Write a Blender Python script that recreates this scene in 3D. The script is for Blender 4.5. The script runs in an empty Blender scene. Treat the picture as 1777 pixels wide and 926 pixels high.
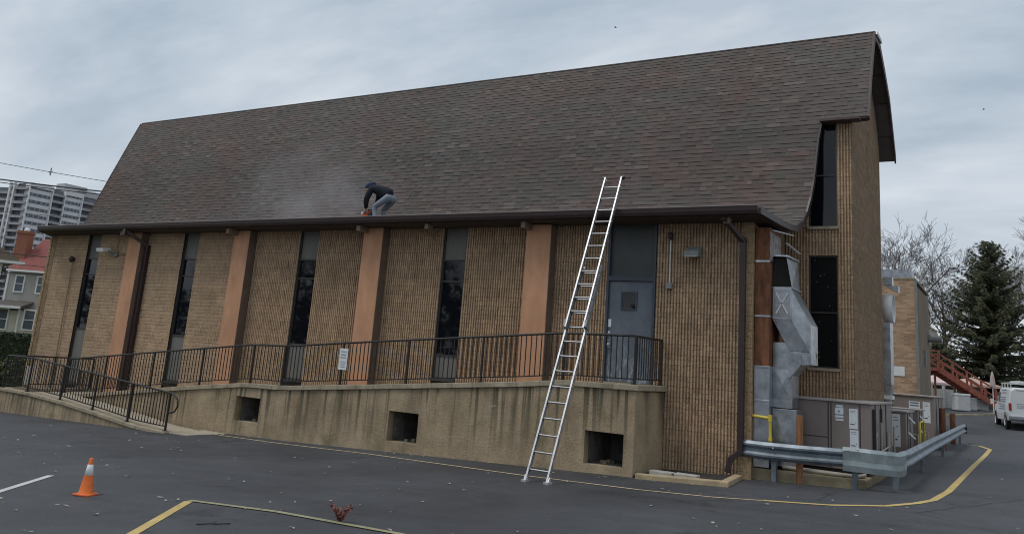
import bpy, bmesh, math, random
from mathutils import Vector, Matrix, noise as mnoise
R = math.radians
random.seed(7)
COL = bpy.context.scene.collection
SC = bpy.context.scene

# ------------------------------------------------------------------ camera
CAM = Vector((4.282, -16.2, 2.367))
YAW, PITCH, ROLL, F, CYO = 0.54753, 0.21643, 0.075813, 1450.0, -155.77
cy, sy, cp, sp = math.cos(YAW), math.sin(YAW), math.cos(PITCH), math.sin(PITCH)
FWD = Vector((-sy * cp, cy * cp, sp)); R0 = Vector((cy, sy, 0)); U0 = R0.cross(FWD)
RT = R0 * math.cos(ROLL) + U0 * math.sin(ROLL); UP = U0 * math.cos(ROLL) - R0 * math.sin(ROLL)
cam_d = bpy.data.cameras.new('camera'); cam = bpy.data.objects.new('camera', cam_d); COL.objects.link(cam)
m = Matrix((RT, UP, -FWD)).transposed().to_4x4(); m.translation = CAM
cam.matrix_world = m
cam_d.sensor_fit = 'HORIZONTAL'; cam_d.sensor_width = 36.0; cam_d.lens = F / 1777 * 36
cam_d.shift_y = CYO / 1777
cam_d.clip_start = 0.1; cam_d.clip_end = 4000
SC.camera = cam

def far(X, Y, z=0.0):
    """a point X metres right and Y metres ahead of where the viewer stands, height z"""
    return Vector((CAM.x + X * cy - Y * sy, CAM.y + X * sy + Y * cy, z))

def lerp(a, b, t): return a + (b - a) * t
def curve(pts, x):
    if x <= pts[0][0]: return pts[0][1]
    for (a, b), (c, d) in zip(pts, pts[1:]):
        if x <= c: return lerp(b, d, (x - a) / (c - a))
    return pts[-1][1]

def gz(x, y):
    z = .585 + .036 * x + .005 * y + .014 * max(0, -x - 10)
    if x < -30:
        t = min(1, (-x - 30) / 20); z = lerp(z, 0.75, t)
    if x > 15: z = .585 + .036 * 15 + .005 * y
    if x > -30: t = max(0, min(1, (y - 35) / 10)); z += .72 * t * t * (3 - 2 * t)
    r = max(0, y - 60); z += .002 * r
    return z

# ------------------------------------------------------------------ materials
MATS = {}
def nt(name):
    mt = bpy.data.materials.new(name); mt.use_nodes = True
    t = mt.node_tree; return mt, t, t.nodes['Principled BSDF']
def mat(name, col, rough=.8, metal=0., var=.15, scale=3., bump=0., bscale=40., col2=None, stretch=(1, 1, 1), detail=6., emit=None, spec=None):
    if name in MATS: return MATS[name]
    mt, t, b = nt(name); N = t.nodes; L = t.links
    tc = N.new('ShaderNodeTexCoord'); mp = N.new('ShaderNodeMapping'); mp.inputs['Scale'].default_value = stretch
    L.new(tc.outputs['Object'], mp.inputs['Vector'])
    nz = N.new('ShaderNodeTexNoise'); nz.inputs['Scale'].default_value = scale; nz.inputs['Detail'].default_value = detail
    nz.inputs['Roughness'].default_value = .65
    L.new(mp.outputs[0], nz.inputs['Vector'])
    cr = N.new('ShaderNodeValToRGB'); cr.color_ramp.elements[0].position = .3; cr.color_ramp.elements[1].position = .7
    c1 = [c * (1 - var) for c in col]; c2 = list(col2) if col2 else [min(1, c * (1 + var)) for c in col]
    cr.color_ramp.elements[0].color = (*c1, 1); cr.color_ramp.elements[1].color = (*c2, 1)
    L.new(nz.outputs['Fac'], cr.inputs[0]); L.new(cr.outputs[0], b.inputs['Base Color'])
    b.inputs['Roughness'].default_value = rough; b.inputs['Metallic'].default_value = metal
    if spec is not None: b.inputs['Specular IOR Level'].default_value = spec
    if bump:
        n2 = N.new('ShaderNodeTexNoise'); n2.inputs['Scale'].default_value = bscale; n2.inputs['Detail'].default_value = 4
        L.new(mp.outputs[0], n2.inputs['Vector'])
        bp = N.new('ShaderNodeBump'); bp.inputs['Strength'].default_value = bump; bp.inputs['Distance'].default_value = .02
        L.new(n2.outputs['Fac'], bp.inputs['Height']); L.new(bp.outputs[0], b.inputs['Normal'])
    MATS[name] = mt
    return mt
def nodes_of(name): return MATS[name].node_tree
def mixc(t, fac, a, b, mode='MIX'):
    n = t.nodes.new('ShaderNodeMix'); n.data_type = 'RGBA'; n.blend_type = mode
    for s, v in ((n.inputs[0], fac), (n.inputs[6], a), (n.inputs[7], b)):
        if isinstance(v, bpy.types.NodeSocket): t.links.new(v, s)
        elif isinstance(v, (int, float)): s.default_value = v
        else: s.default_value = (*v, 1)
    return n.outputs[2]
def noise(t, vec, scale, detail=5, rough=.6, lo=.35, hi=.65, stretch=None):
    N = t.nodes
    if stretch:
        mp = N.new('ShaderNodeMapping'); mp.inputs['Scale'].default_value = stretch; t.links.new(vec, mp.inputs[0]); vec = mp.outputs[0]
    n = N.new('ShaderNodeTexNoise'); n.inputs['Scale'].default_value = scale; n.inputs['Detail'].default_value = detail; n.inputs['Roughness'].default_value = rough
    t.links.new(vec, n.inputs['Vector'])
    r = N.new('ShaderNodeMapRange'); r.inputs[1].default_value = lo; r.inputs[2].default_value = hi
    t.links.new(n.outputs['Fac'], r.inputs[0]); return r.outputs[0]

# split-face block: colour per block + courses
def block_mat(name, c1, c2, mortar, ms=.012, bump=.5, axis='x', bscale=28., joint=.35, attr=False):
    mt, t, b = nt(name); N = t.nodes; L = t.links
    tc = N.new('ShaderNodeTexCoord'); sx = N.new('ShaderNodeSeparateXYZ'); L.new(tc.outputs['Object'], sx.inputs[0])
    cx = N.new('ShaderNodeCombineXYZ'); L.new(sx.outputs[0 if axis == 'x' else 1], cx.inputs[0]); L.new(sx.outputs[2], cx.inputs[1])
    br = N.new('ShaderNodeTexBrick'); br.inputs['Scale'].default_value = 1; br.inputs['Brick Width'].default_value = .4064; br.inputs['Row Height'].default_value = .2032
    br.inputs['Mortar Size'].default_value = ms * .5; br.inputs['Mortar Smooth'].default_value = .3; br.inputs['Bias'].default_value = 0
    br.inputs['Color1'].default_value = (*c1, 1); br.inputs['Color2'].default_value = (*c2, 1); br.inputs['Mortar'].default_value = (*mortar, 1)
    L.new(cx.outputs[0], br.inputs['Vector'])
    n1 = noise(t, tc.outputs['Object'], 1.1, 6, .6, .3, .7)
    n2 = noise(t, tc.outputs['Object'], bscale, 4, .7, .3, .7)
    c = mixc(t, .35, br.outputs['Color'], mixc(t, n1, (.62, .62, .62), (1.25, 1.2, 1.15)), 'MULTIPLY')
    c = mixc(t, .55, c, mixc(t, n2, (.6, .58, .55), (1.2, 1.2, 1.2)), 'MULTIPLY')
    if attr:
        at_ = N.new('ShaderNodeAttribute'); at_.attribute_name = 'tone'; c = mixc(t, 1., c, at_.outputs['Color'], 'MULTIPLY')
    L.new(c, b.inputs['Base Color']); b.inputs['Roughness'].default_value = .95; b.inputs['Specular IOR Level'].default_value = .2
    bp = N.new('ShaderNodeBump'); bp.inputs['Strength'].default_value = bump; bp.inputs['Distance'].default_value = .03
    ad = N.new('ShaderNodeMath'); ad.operation = 'MULTIPLY_ADD'; L.new(br.outputs['Fac'], ad.inputs[0]); ad.inputs[1].default_value = -joint; L.new(n2, ad.inputs[2])
    L.new(ad.outputs[0], bp.inputs['Height']); L.new(bp.outputs[0], b.inputs['Normal'])
    MATS[name] = mt; return mt
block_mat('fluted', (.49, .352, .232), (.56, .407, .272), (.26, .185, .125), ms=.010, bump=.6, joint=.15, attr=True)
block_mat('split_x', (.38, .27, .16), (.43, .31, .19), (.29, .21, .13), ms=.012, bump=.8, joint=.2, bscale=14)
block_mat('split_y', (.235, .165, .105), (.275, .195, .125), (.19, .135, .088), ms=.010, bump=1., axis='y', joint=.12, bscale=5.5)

# shingles: per-shingle colour attribute + granules + patches of redder blend
mt, t, b = nt('shingle'); MATS['shingle'] = mt
at = t.nodes.new('ShaderNodeAttribute'); at.attribute_name = 'tone'
tc = t.nodes.new('ShaderNodeTexCoord')
gran = noise(t, tc.outputs['Object'], 160, 3, .7, .3, .7)
patch = noise(t, tc.outputs['Object'], .55, 4, .6, .45, .68)
base = mixc(t, 1., at.outputs['Color'], mixc(t, gran, (.72, .72, .72), (1.25, 1.25, 1.25)), 'MULTIPLY')
base = mixc(t, patch, base, mixc(t, 1., base, (1.10, .95, .91), 'MULTIPLY'))
wea = noise(t, tc.outputs['Object'], .28, 3, .5, .35, .7, stretch=(1, .4, .5))
base = mixc(t, wea, base, mixc(t, 1., base, (1.12, 1.14, 1.15), 'MULTIPLY'))
t.links.new(base, b.inputs['Base Color']); b.inputs['Roughness'].default_value = .95; b.inputs['Specular IOR Level'].default_value = .25

# stained concrete: drip streaks run down from the coping, moss and bare patches
mt, t, b = nt('stained_concrete'); MATS['stained_concrete'] = mt
tc = t.nodes.new('ShaderNodeTexCoord'); O = tc.outputs['Object']
st = noise(t, O, 1.0, 4, .6, .46, .62, stretch=(2.6, 1, .22))
st2 = noise(t, O, 1.0, 2, .5, .53, .62, stretch=(10., 1, .35))
bl = noise(t, O, 1.6, 6, .65, .3, .72)
fine = noise(t, O, 26, 4, .7, .3, .7)
c = mixc(t, bl, (.26, .198, .122), (.47, .365, .24))
c = mixc(t, 1., c, mixc(t, fine, (.8, .8, .8), (1.15, 1.15, 1.15)), 'MULTIPLY')
# height of the streaks: strong near the coping, fading lower (dirt washed off the coping)
sx = t.nodes.new('ShaderNodeSeparateXYZ'); t.links.new(O, sx.inputs[0])
lin = t.nodes.new('ShaderNodeMath'); lin.operation = 'MULTIPLY_ADD'; t.links.new(sx.outputs[0], lin.inputs[0]); lin.inputs[1].default_value = -.075; lin.inputs[2].default_value = 0.
hh = t.nodes.new('ShaderNodeMath'); hh.operation = 'ADD'; t.links.new(sx.outputs[2], hh.inputs[0]); t.links.new(lin.outputs[0], hh.inputs[1])
hr = t.nodes.new('ShaderNodeMapRange'); hr.inputs[1].default_value = -.15; hr.inputs[2].default_value = 1.15; t.links.new(hh.outputs[0], hr.inputs[0])
mk = t.nodes.new('ShaderNodeMath'); mk.operation = 'MULTIPLY'; t.links.new(st, mk.inputs[0]); t.links.new(noise(t, O, 1., 3, .6, .40, .62, stretch=(.55, 1, .5)), mk.inputs[1])
mu = t.nodes.new('ShaderNodeMath'); mu.operation = 'MULTIPLY'; t.links.new(mk.outputs[0], mu.inputs[0]); t.links.new(hr.outputs[0], mu.inputs[1])
c = mixc(t, mu.outputs[0], c, (.085, .066, .038))
mu2 = t.nodes.new('ShaderNodeMath'); mu2.operation = 'MULTIPLY'; t.links.new(st2, mu2.inputs[0]); t.links.new(hr.outputs[0], mu2.inputs[1])
c = mixc(t, mu2.outputs[0], c, (.10, .085, .052))
moss = noise(t, O, 1.3, 4, .6, .58, .78)
c = mixc(t, moss, c, (.14, .125, .06))
scab = noise(t, O, 2.6, 6, .75, .66, .72)
c = mixc(t, scab, c, (.40, .36, .28))
t.links.new(c, b.inputs['Base Color']); b.inputs['Roughness'].default_value = .9
bp = t.nodes.new('ShaderNodeBump'); bp.inputs['Strength'].default_value = .35; bp.inputs['Distance'].default_value = .02
t.links.new(fine, bp.inputs['Height']); t.links.new(bp.outputs[0], b.inputs['Normal'])

# asphalt
mt, t, b = nt('asphalt'); MATS['asphalt'] = mt
tc = t.nodes.new('ShaderNodeTexCoord'); O = tc.outputs['Object']
a1 = noise(t, O, .32, 5, .6, .3, .7); a2 = noise(t, O, 45, 3, .75, .3, .7); a3 = noise(t, O, 2.2, 6, .7, .35, .7); a4 = noise(t, O, 150, 2, .5, .62, .72)
c = mixc(t, a1, (.029, .031, .036), (.064, .067, .075))
c = mixc(t, .5, c, mixc(t, a3, (.7, .7, .7), (1.3, 1.3, 1.3)), 'MULTIPLY')
c = mixc(t, .6, c, mixc(t, a2, (.6, .6, .6), (1.45, 1.45, 1.45)), 'MULTIPLY')
c = mixc(t, a4, c, (.16, .155, .15))
stain = noise(t, O, .9, 6, .7, .60, .66)
c = mixc(t, stain, c, mixc(t, 1., c, (.6, .6, .62), 'MULTIPLY'))
vc = t.nodes.new('ShaderNodeTexVoronoi'); vc.feature = 'DISTANCE_TO_EDGE'; vc.inputs['Scale'].default_value = .16; wv = t.nodes.new('ShaderNodeTexNoise'); wv.inputs['Scale'].default_value = 1.5; wv.inputs['Detail'].default_value = 5; t.links.new(O, wv.inputs['Vector'])
va = mixc(t, .12, O, wv.outputs['Color']); t.links.new(va, vc.inputs['Vector'])
ck = t.nodes.new('ShaderNodeMapRange'); ck.inputs[1].default_value = .0025; ck.inputs[2].default_value = .0008; t.links.new(vc.outputs['Distance'], ck.inputs[0])
ckm = t.nodes.new('ShaderNodeMath'); ckm.operation = 'MULTIPLY'; t.links.new(ck.outputs[0], ckm.inputs[0]); t.links.new(noise(t, O, .35, 2, .5, .5, .56), ckm.inputs[1])
c = mixc(t, ckm.outputs[0], c, (.015, .015, .016))
tire = noise(t, O, .5, 5, .6, .55, .7, stretch=(.25, 1.8, 1))
c = mixc(t, tire, c, mixc(t, 1., c, (.72, .72, .74), 'MULTIPLY'))
t.links.new(c, b.inputs['Base Color'])
rr = t.nodes.new('ShaderNodeMapRange'); rr.inputs[3].default_value = .55; rr.inputs[4].default_value = .8; t.links.new(a1, rr.inputs[0]); t.links.new(rr.outputs[0], b.inputs['Roughness'])
bp = t.nodes.new('ShaderNodeBump'); bp.inputs['Strength'].default_value = .5; bp.inputs['Distance'].default_value = .006
t.links.new(a2, bp.inputs['Height']); t.links.new(bp.outputs[0], b.inputs['Normal'])

# worn paint: flakes off to the asphalt
def paint(name, col, wear=.5):
    mt, t, b = nt(name); MATS[name] = mt
    tc = t.nodes.new('ShaderNodeTexCoord'); O = tc.outputs['Object']
    w = noise(t, O, 22, 6, .8, wear, wear + .12); w2 = noise(t, O, 2.5, 4, .6, .3, .8)
    c = mixc(t, w2, [q * .75 for q in col], col)
    c = mixc(t, w, c, (.085, .085, .085)); t.links.new(c, b.inputs['Base Color']); b.inputs['Roughness'].default_value = .75
paint('paint_yellow', (.62, .46, .17), .56); paint('paint_cream', (.62, .47, .30), .60); paint('paint_white', (.62, .62, .62), .6); paint('paint_faded', (.36, .34, .20), .53)

M = lambda n: MATS[n]
mat('pilaster', (.49, .255, .145), .9, var=.18, scale=1.8, bump=.3, bscale=30, col2=(.58, .315, .185), stretch=(1.6, 1.6, .6), detail=9)
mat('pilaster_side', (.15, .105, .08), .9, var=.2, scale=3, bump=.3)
mat('brown_metal', (.036, .021, .021), .4, var=.12, scale=5)
mat('brown_trim', (.075, .045, .04), .6, var=.2, scale=5)
mat('soffit', (.045, .03, .022), .8, var=.2)
mat('beam_tan', (.20, .15, .11), .8, var=.25, scale=8)
mat('window_frame', (.045, .045, .042), .5, var=.15)
mat('panel_grey', (.15, .145, .13), .6, var=.18, scale=2.0, stretch=(2, 2, .7))
mat('reveal', (.05, .042, .033), .85, var=.2)
mat('black_iron', (.018, .016, .017), .45, var=.3, scale=20)
mat('coping', (.33, .28, .20), .9, var=.3, scale=4, bump=.3, bscale=30)
mat('ramp_floor', (.38, .33, .25), .9, var=.15, scale=3, bump=.2)
mat('painted_shade', (.02, .018, .015), .95, var=.3)
mat('cellar_block', (.16, .15, .14), .95, var=.5, scale=5, bump=.4)
mat('aluminium', (.37, .375, .385), .40, metal=.75, var=.25, scale=9)
mat('rail_steel', (.20, .235, .27), .42, metal=.6, var=.4, scale=3, detail=9)
mat('aluminium_dull', (.50, .51, .53), .5, metal=.6, var=.15, scale=12)
mat('galvanised', (.46, .485, .52), .30, metal=.95, var=.35, scale=5, detail=8)
mat('rust', (.16, .062, .03), .85, metal=.1, var=.45, scale=5, col2=(.27, .115, .055), stretch=(3, 3, .8))
mat('rust_flaked', (.20, .11, .09), .8, var=.4, scale=9, col2=(.42, .40, .38))
mat('hvac', (.215, .178, .162), .6, var=.10, scale=2.5, stretch=(1, 1, .6))
mat('hvac_top', (.34, .31, .29), .55, var=.15, scale=3)
mat('hvac_dark', (.035, .03, .03), .7, var=.3)
mat('label', (.66, .70, .73), .6, var=.06, scale=25)
mat('label_mark', (.09, .10, .12), .6)
mat('gas_yellow', (.62, .48, .06), .5, var=.15)
mat('wood_post', (.27, .13, .06), .9, var=.4, scale=6, stretch=(6, 6, .8), bump=.3)
mat('cone_orange', (.78, .15, .015), .5, var=.12, scale=8, col2=(.85, .19, .03))
mat('cone_white', (.74, .76, .78), .5, var=.06)
mat('cone_base', (.62, .12, .03), .6, var=.25, scale=10)
mat('curb', (.40, .31, .19), .9, var=.25, scale=5, bump=.3)
mat('block_loose', (.42, .40, .36), .9, var=.2, scale=7, bump=.3)
mat('pad', (.23, .19, .12), .95, var=.35, scale=3, bump=.4)
mat('white_plastic', (.70, .71, .70), .5, var=.06)
mat('grey_fixture', (.20, .21, .20), .5, var=.15)
mat('lens', (.42, .47, .45), .2, var=.1)
mat('pvc', (.36, .33, .28), .6, var=.15)
mat('conduit_tan', (.33, .24, .15), .7, var=.15)
mat('navy', (.008, .010, .018), .9, var=.3, scale=9)
mat('navy_hood', (.018, .028, .07), .9, var=.3, scale=9)
mat('jeans', (.20, .235, .275), .9, var=.25, scale=8)
mat('skin', (.42, .24, .17), .55, var=.1)
mat('shoe', (.03, .03, .03), .7)
mat('saw_orange', (.62, .11, .03), .45, var=.1)
mat('saw_black', (.02, .02, .02), .5)
mat('saw_white', (.6, .6, .6), .4)
mat('grass', (.10, .115, .035), .95, var=.45, scale=6, bump=.5)
mat('hedge_leaf', (.022, .035, .012), .8, var=.5, scale=3)
mat('shrub_leaf', (.06, .07, .025), .8, var=.5, scale=3)
mat('spruce_leaf', (.03, .042, .02), .85, var=.45, scale=.8, col2=(.085, .09, .036))
mat('bark', (.085, .07, .06), .95, var=.35, scale=8, bump=.3)
mat('bark_pale', (.13, .115, .10), .95, var=.3, scale=8)
mat('siding_grey', (.37, .355, .325), .8, var=.1)
mat('siding_cream', (.52, .48, .41), .8, var=.1)
mat('white_trim', (.70, .70, .68), .7, var=.06)
mat('roof_red', (.23, .075, .065), .9, var=.2, scale=3, bump=.3)
mat('roof_dark', (.10, .085, .075), .9, var=.2)
mat('brick_red', (.26, .10, .06), .9, var=.3, scale=12)
mat('tower_wall', (.42, .42, .43), .85, var=.08, scale=.3)
mat('tower_dark', (.12, .125, .14), .6, var=.3, scale=.4)
mat('tower_band', (.60, .60, .61), .8, var=.08, scale=.5)
mat('tarp', (.50, .47, .42), .7, var=.12, scale=2)
mat('pink_canvas', (.62, .47, .46), .8, var=.08)
mat('tan_canvas', (.50, .38, .30), .8, var=.1)
mat('umb_red', (.26, .10, .09), .8, var=.3, scale=5)
mat('stair_red', (.27, .075, .045), .65, var=.35, scale=6)
mat('white_wood', (.50, .50, .49), .8, var=.12, scale=4)
mat('van_white', (.62, .64, .65), .3, var=.05, scale=2)
mat('van_grey', (.32, .34, .36), .4)
mat('chrome', (.45, .46, .48), .2, metal=.9, var=.05)
mat('tyre', (.02, .02, .02), .85)
mat('tail_red', (.30, .02, .02), .3)
mat('van_text', (.24, .27, .31), .5)
mat('leaf_dead', (.42, .36, .26), .9, var=.5, scale=30, col2=(.55, .52, .44))
mat('weed_red', (.20, .05, .04), .8, var=.5, scale=30, col2=(.30, .13, .10))
mat('wire', (.02, .02, .02), .6)
mat('soil', (.035, .032, .028), .95, var=.4, scale=9)
mat('bird', (.03, .03, .03), .8)

# tan facing brick of the annexe
mt, t, b = nt('annexe_brick'); MATS['annexe_brick'] = mt
tc = t.nodes.new('ShaderNodeTexCoord'); sx = t.nodes.new('ShaderNodeSeparateXYZ'); t.links.new(tc.outputs['Object'], sx.inputs[0])
ad = t.nodes.new('ShaderNodeMath'); ad.operation = 'ADD'; t.links.new(sx.outputs[0], ad.inputs[0]); t.links.new(sx.outputs[1], ad.inputs[1])
cx = t.nodes.new('ShaderNodeCombineXYZ'); t.links.new(ad.outputs[0], cx.inputs[0]); t.links.new(sx.outputs[2], cx.inputs[1])
br = t.nodes.new('ShaderNodeTexBrick'); br.inputs['Scale'].default_value = 1; br.inputs['Brick Width'].default_value = .30; br.inputs['Row Height'].default_value = .085
br.inputs['Mortar Size'].default_value = .006; br.inputs['Color1'].default_value = (.50, .33, .20, 1); br.inputs['Color2'].default_value = (.27, .17, .11, 1); br.inputs['Mortar'].default_value = (.33, .26, .19, 1)
t.links.new(cx.outputs[0], br.inputs['Vector']); t.links.new(br.outputs['Color'], b.inputs['Base Color']); b.inputs['Roughness'].default_value = .9

# steel door: pale runs below the window and scuffs near the bottom
mt, t, b = nt('door_steel'); MATS['door_steel'] = mt
tc = t.nodes.new('ShaderNodeTexCoord'); O = tc.outputs['Object']
d1 = noise(t, O, 2.2, 6, .7, .3, .75); d2 = noise(t, O, 5, 6, .8, .52, .66, stretch=(1.6, 1, .5))
sx = t.nodes.new('ShaderNodeSeparateXYZ'); t.links.new(O, sx.inputs[0])
lo = t.nodes.new('ShaderNodeMapRange'); lo.inputs[1].default_value = 2.9; lo.inputs[2].default_value = 2.0; t.links.new(sx.outputs[2], lo.inputs[0])
mu = t.nodes.new('ShaderNodeMath'); mu.operation = 'MULTIPLY'; t.links.new(d2, mu.inputs[0]); t.links.new(lo.outputs[0], mu.inputs[1])
c = mixc(t, d1, (.085, .103, .128), (.15, .172, .20)); c = mixc(t, mu.outputs[0], c, (.40, .43, .47))
t.links.new(c, b.inputs['Base Color']); b.inputs['Roughness'].default_value = .5; b.inputs['Metallic'].default_value = .1

# glass: dark, reflecting the sky and the trees
mt, t, b = nt('dark_glass'); MATS['dark_glass'] = mt
b.inputs['Base Color'].default_value = (.006, .007, .010, 1); b.inputs['Roughness'].default_value = .03; b.inputs['Specular IOR Level'].default_value = .42
mt, t, b = nt('lit_glass'); MATS['lit_glass'] = mt
b.inputs['Base Color'].default_value = (.10, .12, .14, 1); b.inputs['Roughness'].default_value = .1
mt, t, b = nt('stained_glass'); MATS['stained_glass'] = mt     # faceted glass: specks of paler chips in black matrix
tc = t.nodes.new('ShaderNodeTexCoord'); vo = t.nodes.new('ShaderNodeTexVoronoi'); vo.inputs['Scale'].default_value = 9; t.links.new(tc.outputs['Object'], vo.inputs['Vector'])
r = t.nodes.new('ShaderNodeMapRange'); r.inputs[1].default_value = .16; r.inputs[2].default_value = .10; t.links.new(vo.outputs['Distance'], r.inputs[0])
c = mixc(t, r.outputs[0], (.006, .006, .006), (.16, .14, .10)); t.links.new(c, b.inputs['Base Color']); b.inputs['Roughness'].default_value = .55; b.inputs['Specular IOR Level'].default_value = .15

# ------------------------------------------------------------------ mesh helpers
class MB:
    def __init__(s): s.v = []; s.f = []; s.c = []; s.sm = []
    def add(s, vs, fs, col=None, smooth=False):
        o = len(s.v); s.v += [tuple(q) for q in vs]
        for f in fs: s.f.append(tuple(i + o for i in f)); s.c.append(col); s.sm.append(smooth)
        return s
    def box(s, x0, x1, y0, y1, z0, z1, col=None):
        v = [(x, y, z) for z in (z0, z1) for y in (y0, y1) for x in (x0, x1)]
        return s.add(v, [(0, 2, 3, 1), (4, 5, 7, 6), (0, 1, 5, 4), (2, 6, 7, 3), (0, 4, 6, 2), (1, 3, 7, 5)], col)
    def obox(s, p, ex, ey, ez, col=None):       # centre p, half-extent vectors
        p, ex, ey, ez = map(Vector, (p, ex, ey, ez))
        v = [p + a * ex + b * ey + c * ez for c in (-1, 1) for b in (-1, 1) for a in (-1, 1)]
        return s.add(v, [(0, 2, 3, 1), (4, 5, 7, 6), (0, 1, 5, 4), (2, 6, 7, 3), (0, 4, 6, 2), (1, 3, 7, 5)], col)
    def bar(s, a, b, w, h, up=(0, 0, 1)):
        a, b = Vector(a), Vector(b); d = (b - a); L = d.length; d.normalize(); up = Vector(up)
        sd = d.cross(up)
        if sd.length < 1e-4: sd = d.cross(Vector((1, 0, 0)))
        sd.normalize(); u = sd.cross(d)
        return s.obox((a + b) / 2, d * L / 2, sd * w / 2, u * h / 2)
    def tube(s, pts, rad, n=8, cap=True, smooth=True):
        pts = [Vector(p) for p in pts]; rs = rad if isinstance(rad, (list, tuple)) else [rad] * len(pts)
        vs = []; fs = []; ref = None
        for i, p in enumerate(pts):
            d = (pts[min(i + 1, len(pts) - 1)] - pts[max(i - 1, 0)]).normalized()
            if ref is None: ref = d.orthogonal().normalized()
            ref = (ref - d * ref.dot(d))
            ref = ref.normalized() if ref.length > 1e-6 else d.orthogonal().normalized()
            o = d.cross(ref)
            for k in range(n):
                a = 2 * math.pi * k / n; vs.append(p + (ref * math.cos(a) + o * math.sin(a)) * rs[i])
        for i in range(len(pts) - 1):
            for k in range(n):
                k2 = (k + 1) % n; fs.append((i * n + k, i * n + k2, (i + 1) * n + k2, (i + 1) * n + k))
        s.add(vs, fs, smooth=smooth)
        if cap: s.add(vs[:n], [tuple(range(n))[::-1]]); s.add(vs[-n:], [tuple(range(n))])
        return s
    def lathe(s, prof, c, n=20, axis='z', smooth=True):
        vs = []; fs = []
        for r, h in prof:
            for k in range(n):
                a = 2 * math.pi * k / n; q = (r * math.cos(a), r * math.sin(a), h)
                if axis == 'x': q = (h, q[0], q[1])
                if axis == 'y': q = (q[0], h, q[1])
                vs.append(Vector(c) + Vector(q))
        for i in range(len(prof) - 1):
            for k in range(n):
                k2 = (k + 1) % n; fs.append((i * n + k, i * n + k2, (i + 1) * n + k2, (i + 1) * n + k))
        return s.add(vs, fs, smooth=smooth)
    def prism(s, poly, a, b, axis='y', col=None):   # polygon in the plane across axis, extruded a..b
        def P(u, w, h): return {'y': (u, h, w), 'x': (h, u, w), 'z': (u, w, h)}[axis]
        n = len(poly); vs = [P(u, w, a) for u, w in poly] + [P(u, w, b) for u, w in poly]
        fs = [tuple(range(n)), tuple(range(n, 2 * n))[::-1]] + [(i, i + n, (i + 1) % n + n, (i + 1) % n) for i in range(n)]
        return s.add(vs, fs, col)
    def ribbon(s, A, B, col=None):
        n = len(A); return s.add(list(A) + list(B), [(i, i + 1, n + i + 1, n + i) for i in range(n - 1)], col)

WM = {}
def wmat(o): return WM.get(o, Matrix.Identity(4)) if o else Matrix.Identity(4)
def mesh_of(name, mb, mtl, inv=None, bevel=0):
    me = bpy.data.meshes.new(name); me.from_pydata(mb.v, [], mb.f)
    if inv is not None: me.transform(inv)
    me.update()
    if any(mb.sm): me.polygons.foreach_set('use_smooth', mb.sm)
    if any(c is not None for c in mb.c):
        ca = me.color_attributes.new('tone', 'FLOAT_COLOR', 'CORNER'); buf = []
        for p, c in zip(me.polygons, mb.c): buf += list((*(c or (.1, .1, .1)), 1)) * len(p.vertices)
        ca.data.foreach_set('color', buf)
    bm = bmesh.new(); bm.from_mesh(me); bmesh.ops.recalc_face_normals(bm, faces=bm.faces); bm.to_mesh(me); bm.free()
    me.materials.append(mtl if not isinstance(mtl, str) else MATS[mtl])
    return me
def obj(name, mb, mtl, parent=None, local=False, bevel=0.):
    inv = None if (local or parent is None) else wmat(parent).inverted()
    o = bpy.data.objects.new(name, mesh_of(name, mb, mtl, inv)); COL.objects.link(o)
    if parent: o.parent = parent; WM[o] = wmat(parent)
    if bevel:
        bv = o.modifiers.new('edge', 'BEVEL'); bv.width = bevel; bv.segments = 2; bv.limit_method = 'ANGLE'
    return o
def pieces(name, mb, mtl, parent, local=False):
    par = list(range(len(mb.v)))
    def fd(i):
        while par[i] != i: par[i] = par[par[i]]; i = par[i]
        return i
    for f in mb.f:
        for i in f[1:]: par[fd(i)] = fd(f[0])
    groups = {}
    for k, f in enumerate(mb.f): groups.setdefault(fd(f[0]), []).append(k)
    for ks in groups.values():
        q = MB(); ids = {}
        for k in ks:
            for i in mb.f[k]:
                if i not in ids: ids[i] = len(q.v); q.v.append(mb.v[i])
            q.f.append(tuple(ids[i] for i in mb.f[k])); q.c.append(mb.c[k]); q.sm.append(mb.sm[k])
        obj(name, q, mtl, parent, local)
def tag(o, label=None, cat=None, group=None, kind=None):
    if label: o['label'] = label
    if cat: o['category'] = cat
    if group: o['group'] = group
    if kind: o['kind'] = kind
    return o
def thing(name, label, cat, loc=(0, 0, 0), rz=0., group=None):
    o = bpy.data.objects.new(name, None); COL.objects.link(o); o.empty_display_size = .2
    o.location = loc; o.rotation_euler = (0, 0, rz); WM[o] = Matrix.Translation(loc) @ Matrix.Rotation(rz, 4, 'Z')
    return tag(o, label, cat, group)

# ------------------------------------------------------------------ world, sun
w = bpy.data.worlds.new('World'); SC.world = w; w.use_nodes = True; t = w.node_tree; bg = t.nodes['Background']
sky = t.nodes.new('ShaderNodeTexSky'); sky.sky_type = 'NISHITA'; sky.sun_disc = False
SUN_EL, SUN_AZ = R(60), R(222)      # azimuth clockwise from +y
sky.sun_elevation = SUN_EL; sky.sun_rotation = SUN_AZ
tc = t.nodes.new('ShaderNodeTexCoord'); sx = t.nodes.new('ShaderNodeSeparateXYZ'); t.links.new(tc.outputs['Generated'], sx.inputs[0])
def wm(op, a, b, c=None):
    n = t.nodes.new('ShaderNodeMath'); n.operation = op
    for i, q in enumerate([a, b, c]):
        if q is None: continue
        if isinstance(q, (int, float)): n.inputs[i].default_value = q
        else: t.links.new(q, n.inputs[i])
    return n.outputs[0]
zz = wm('MAXIMUM', sx.outputs[2], 0.0); den = wm('ADD', zz, .28)
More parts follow.
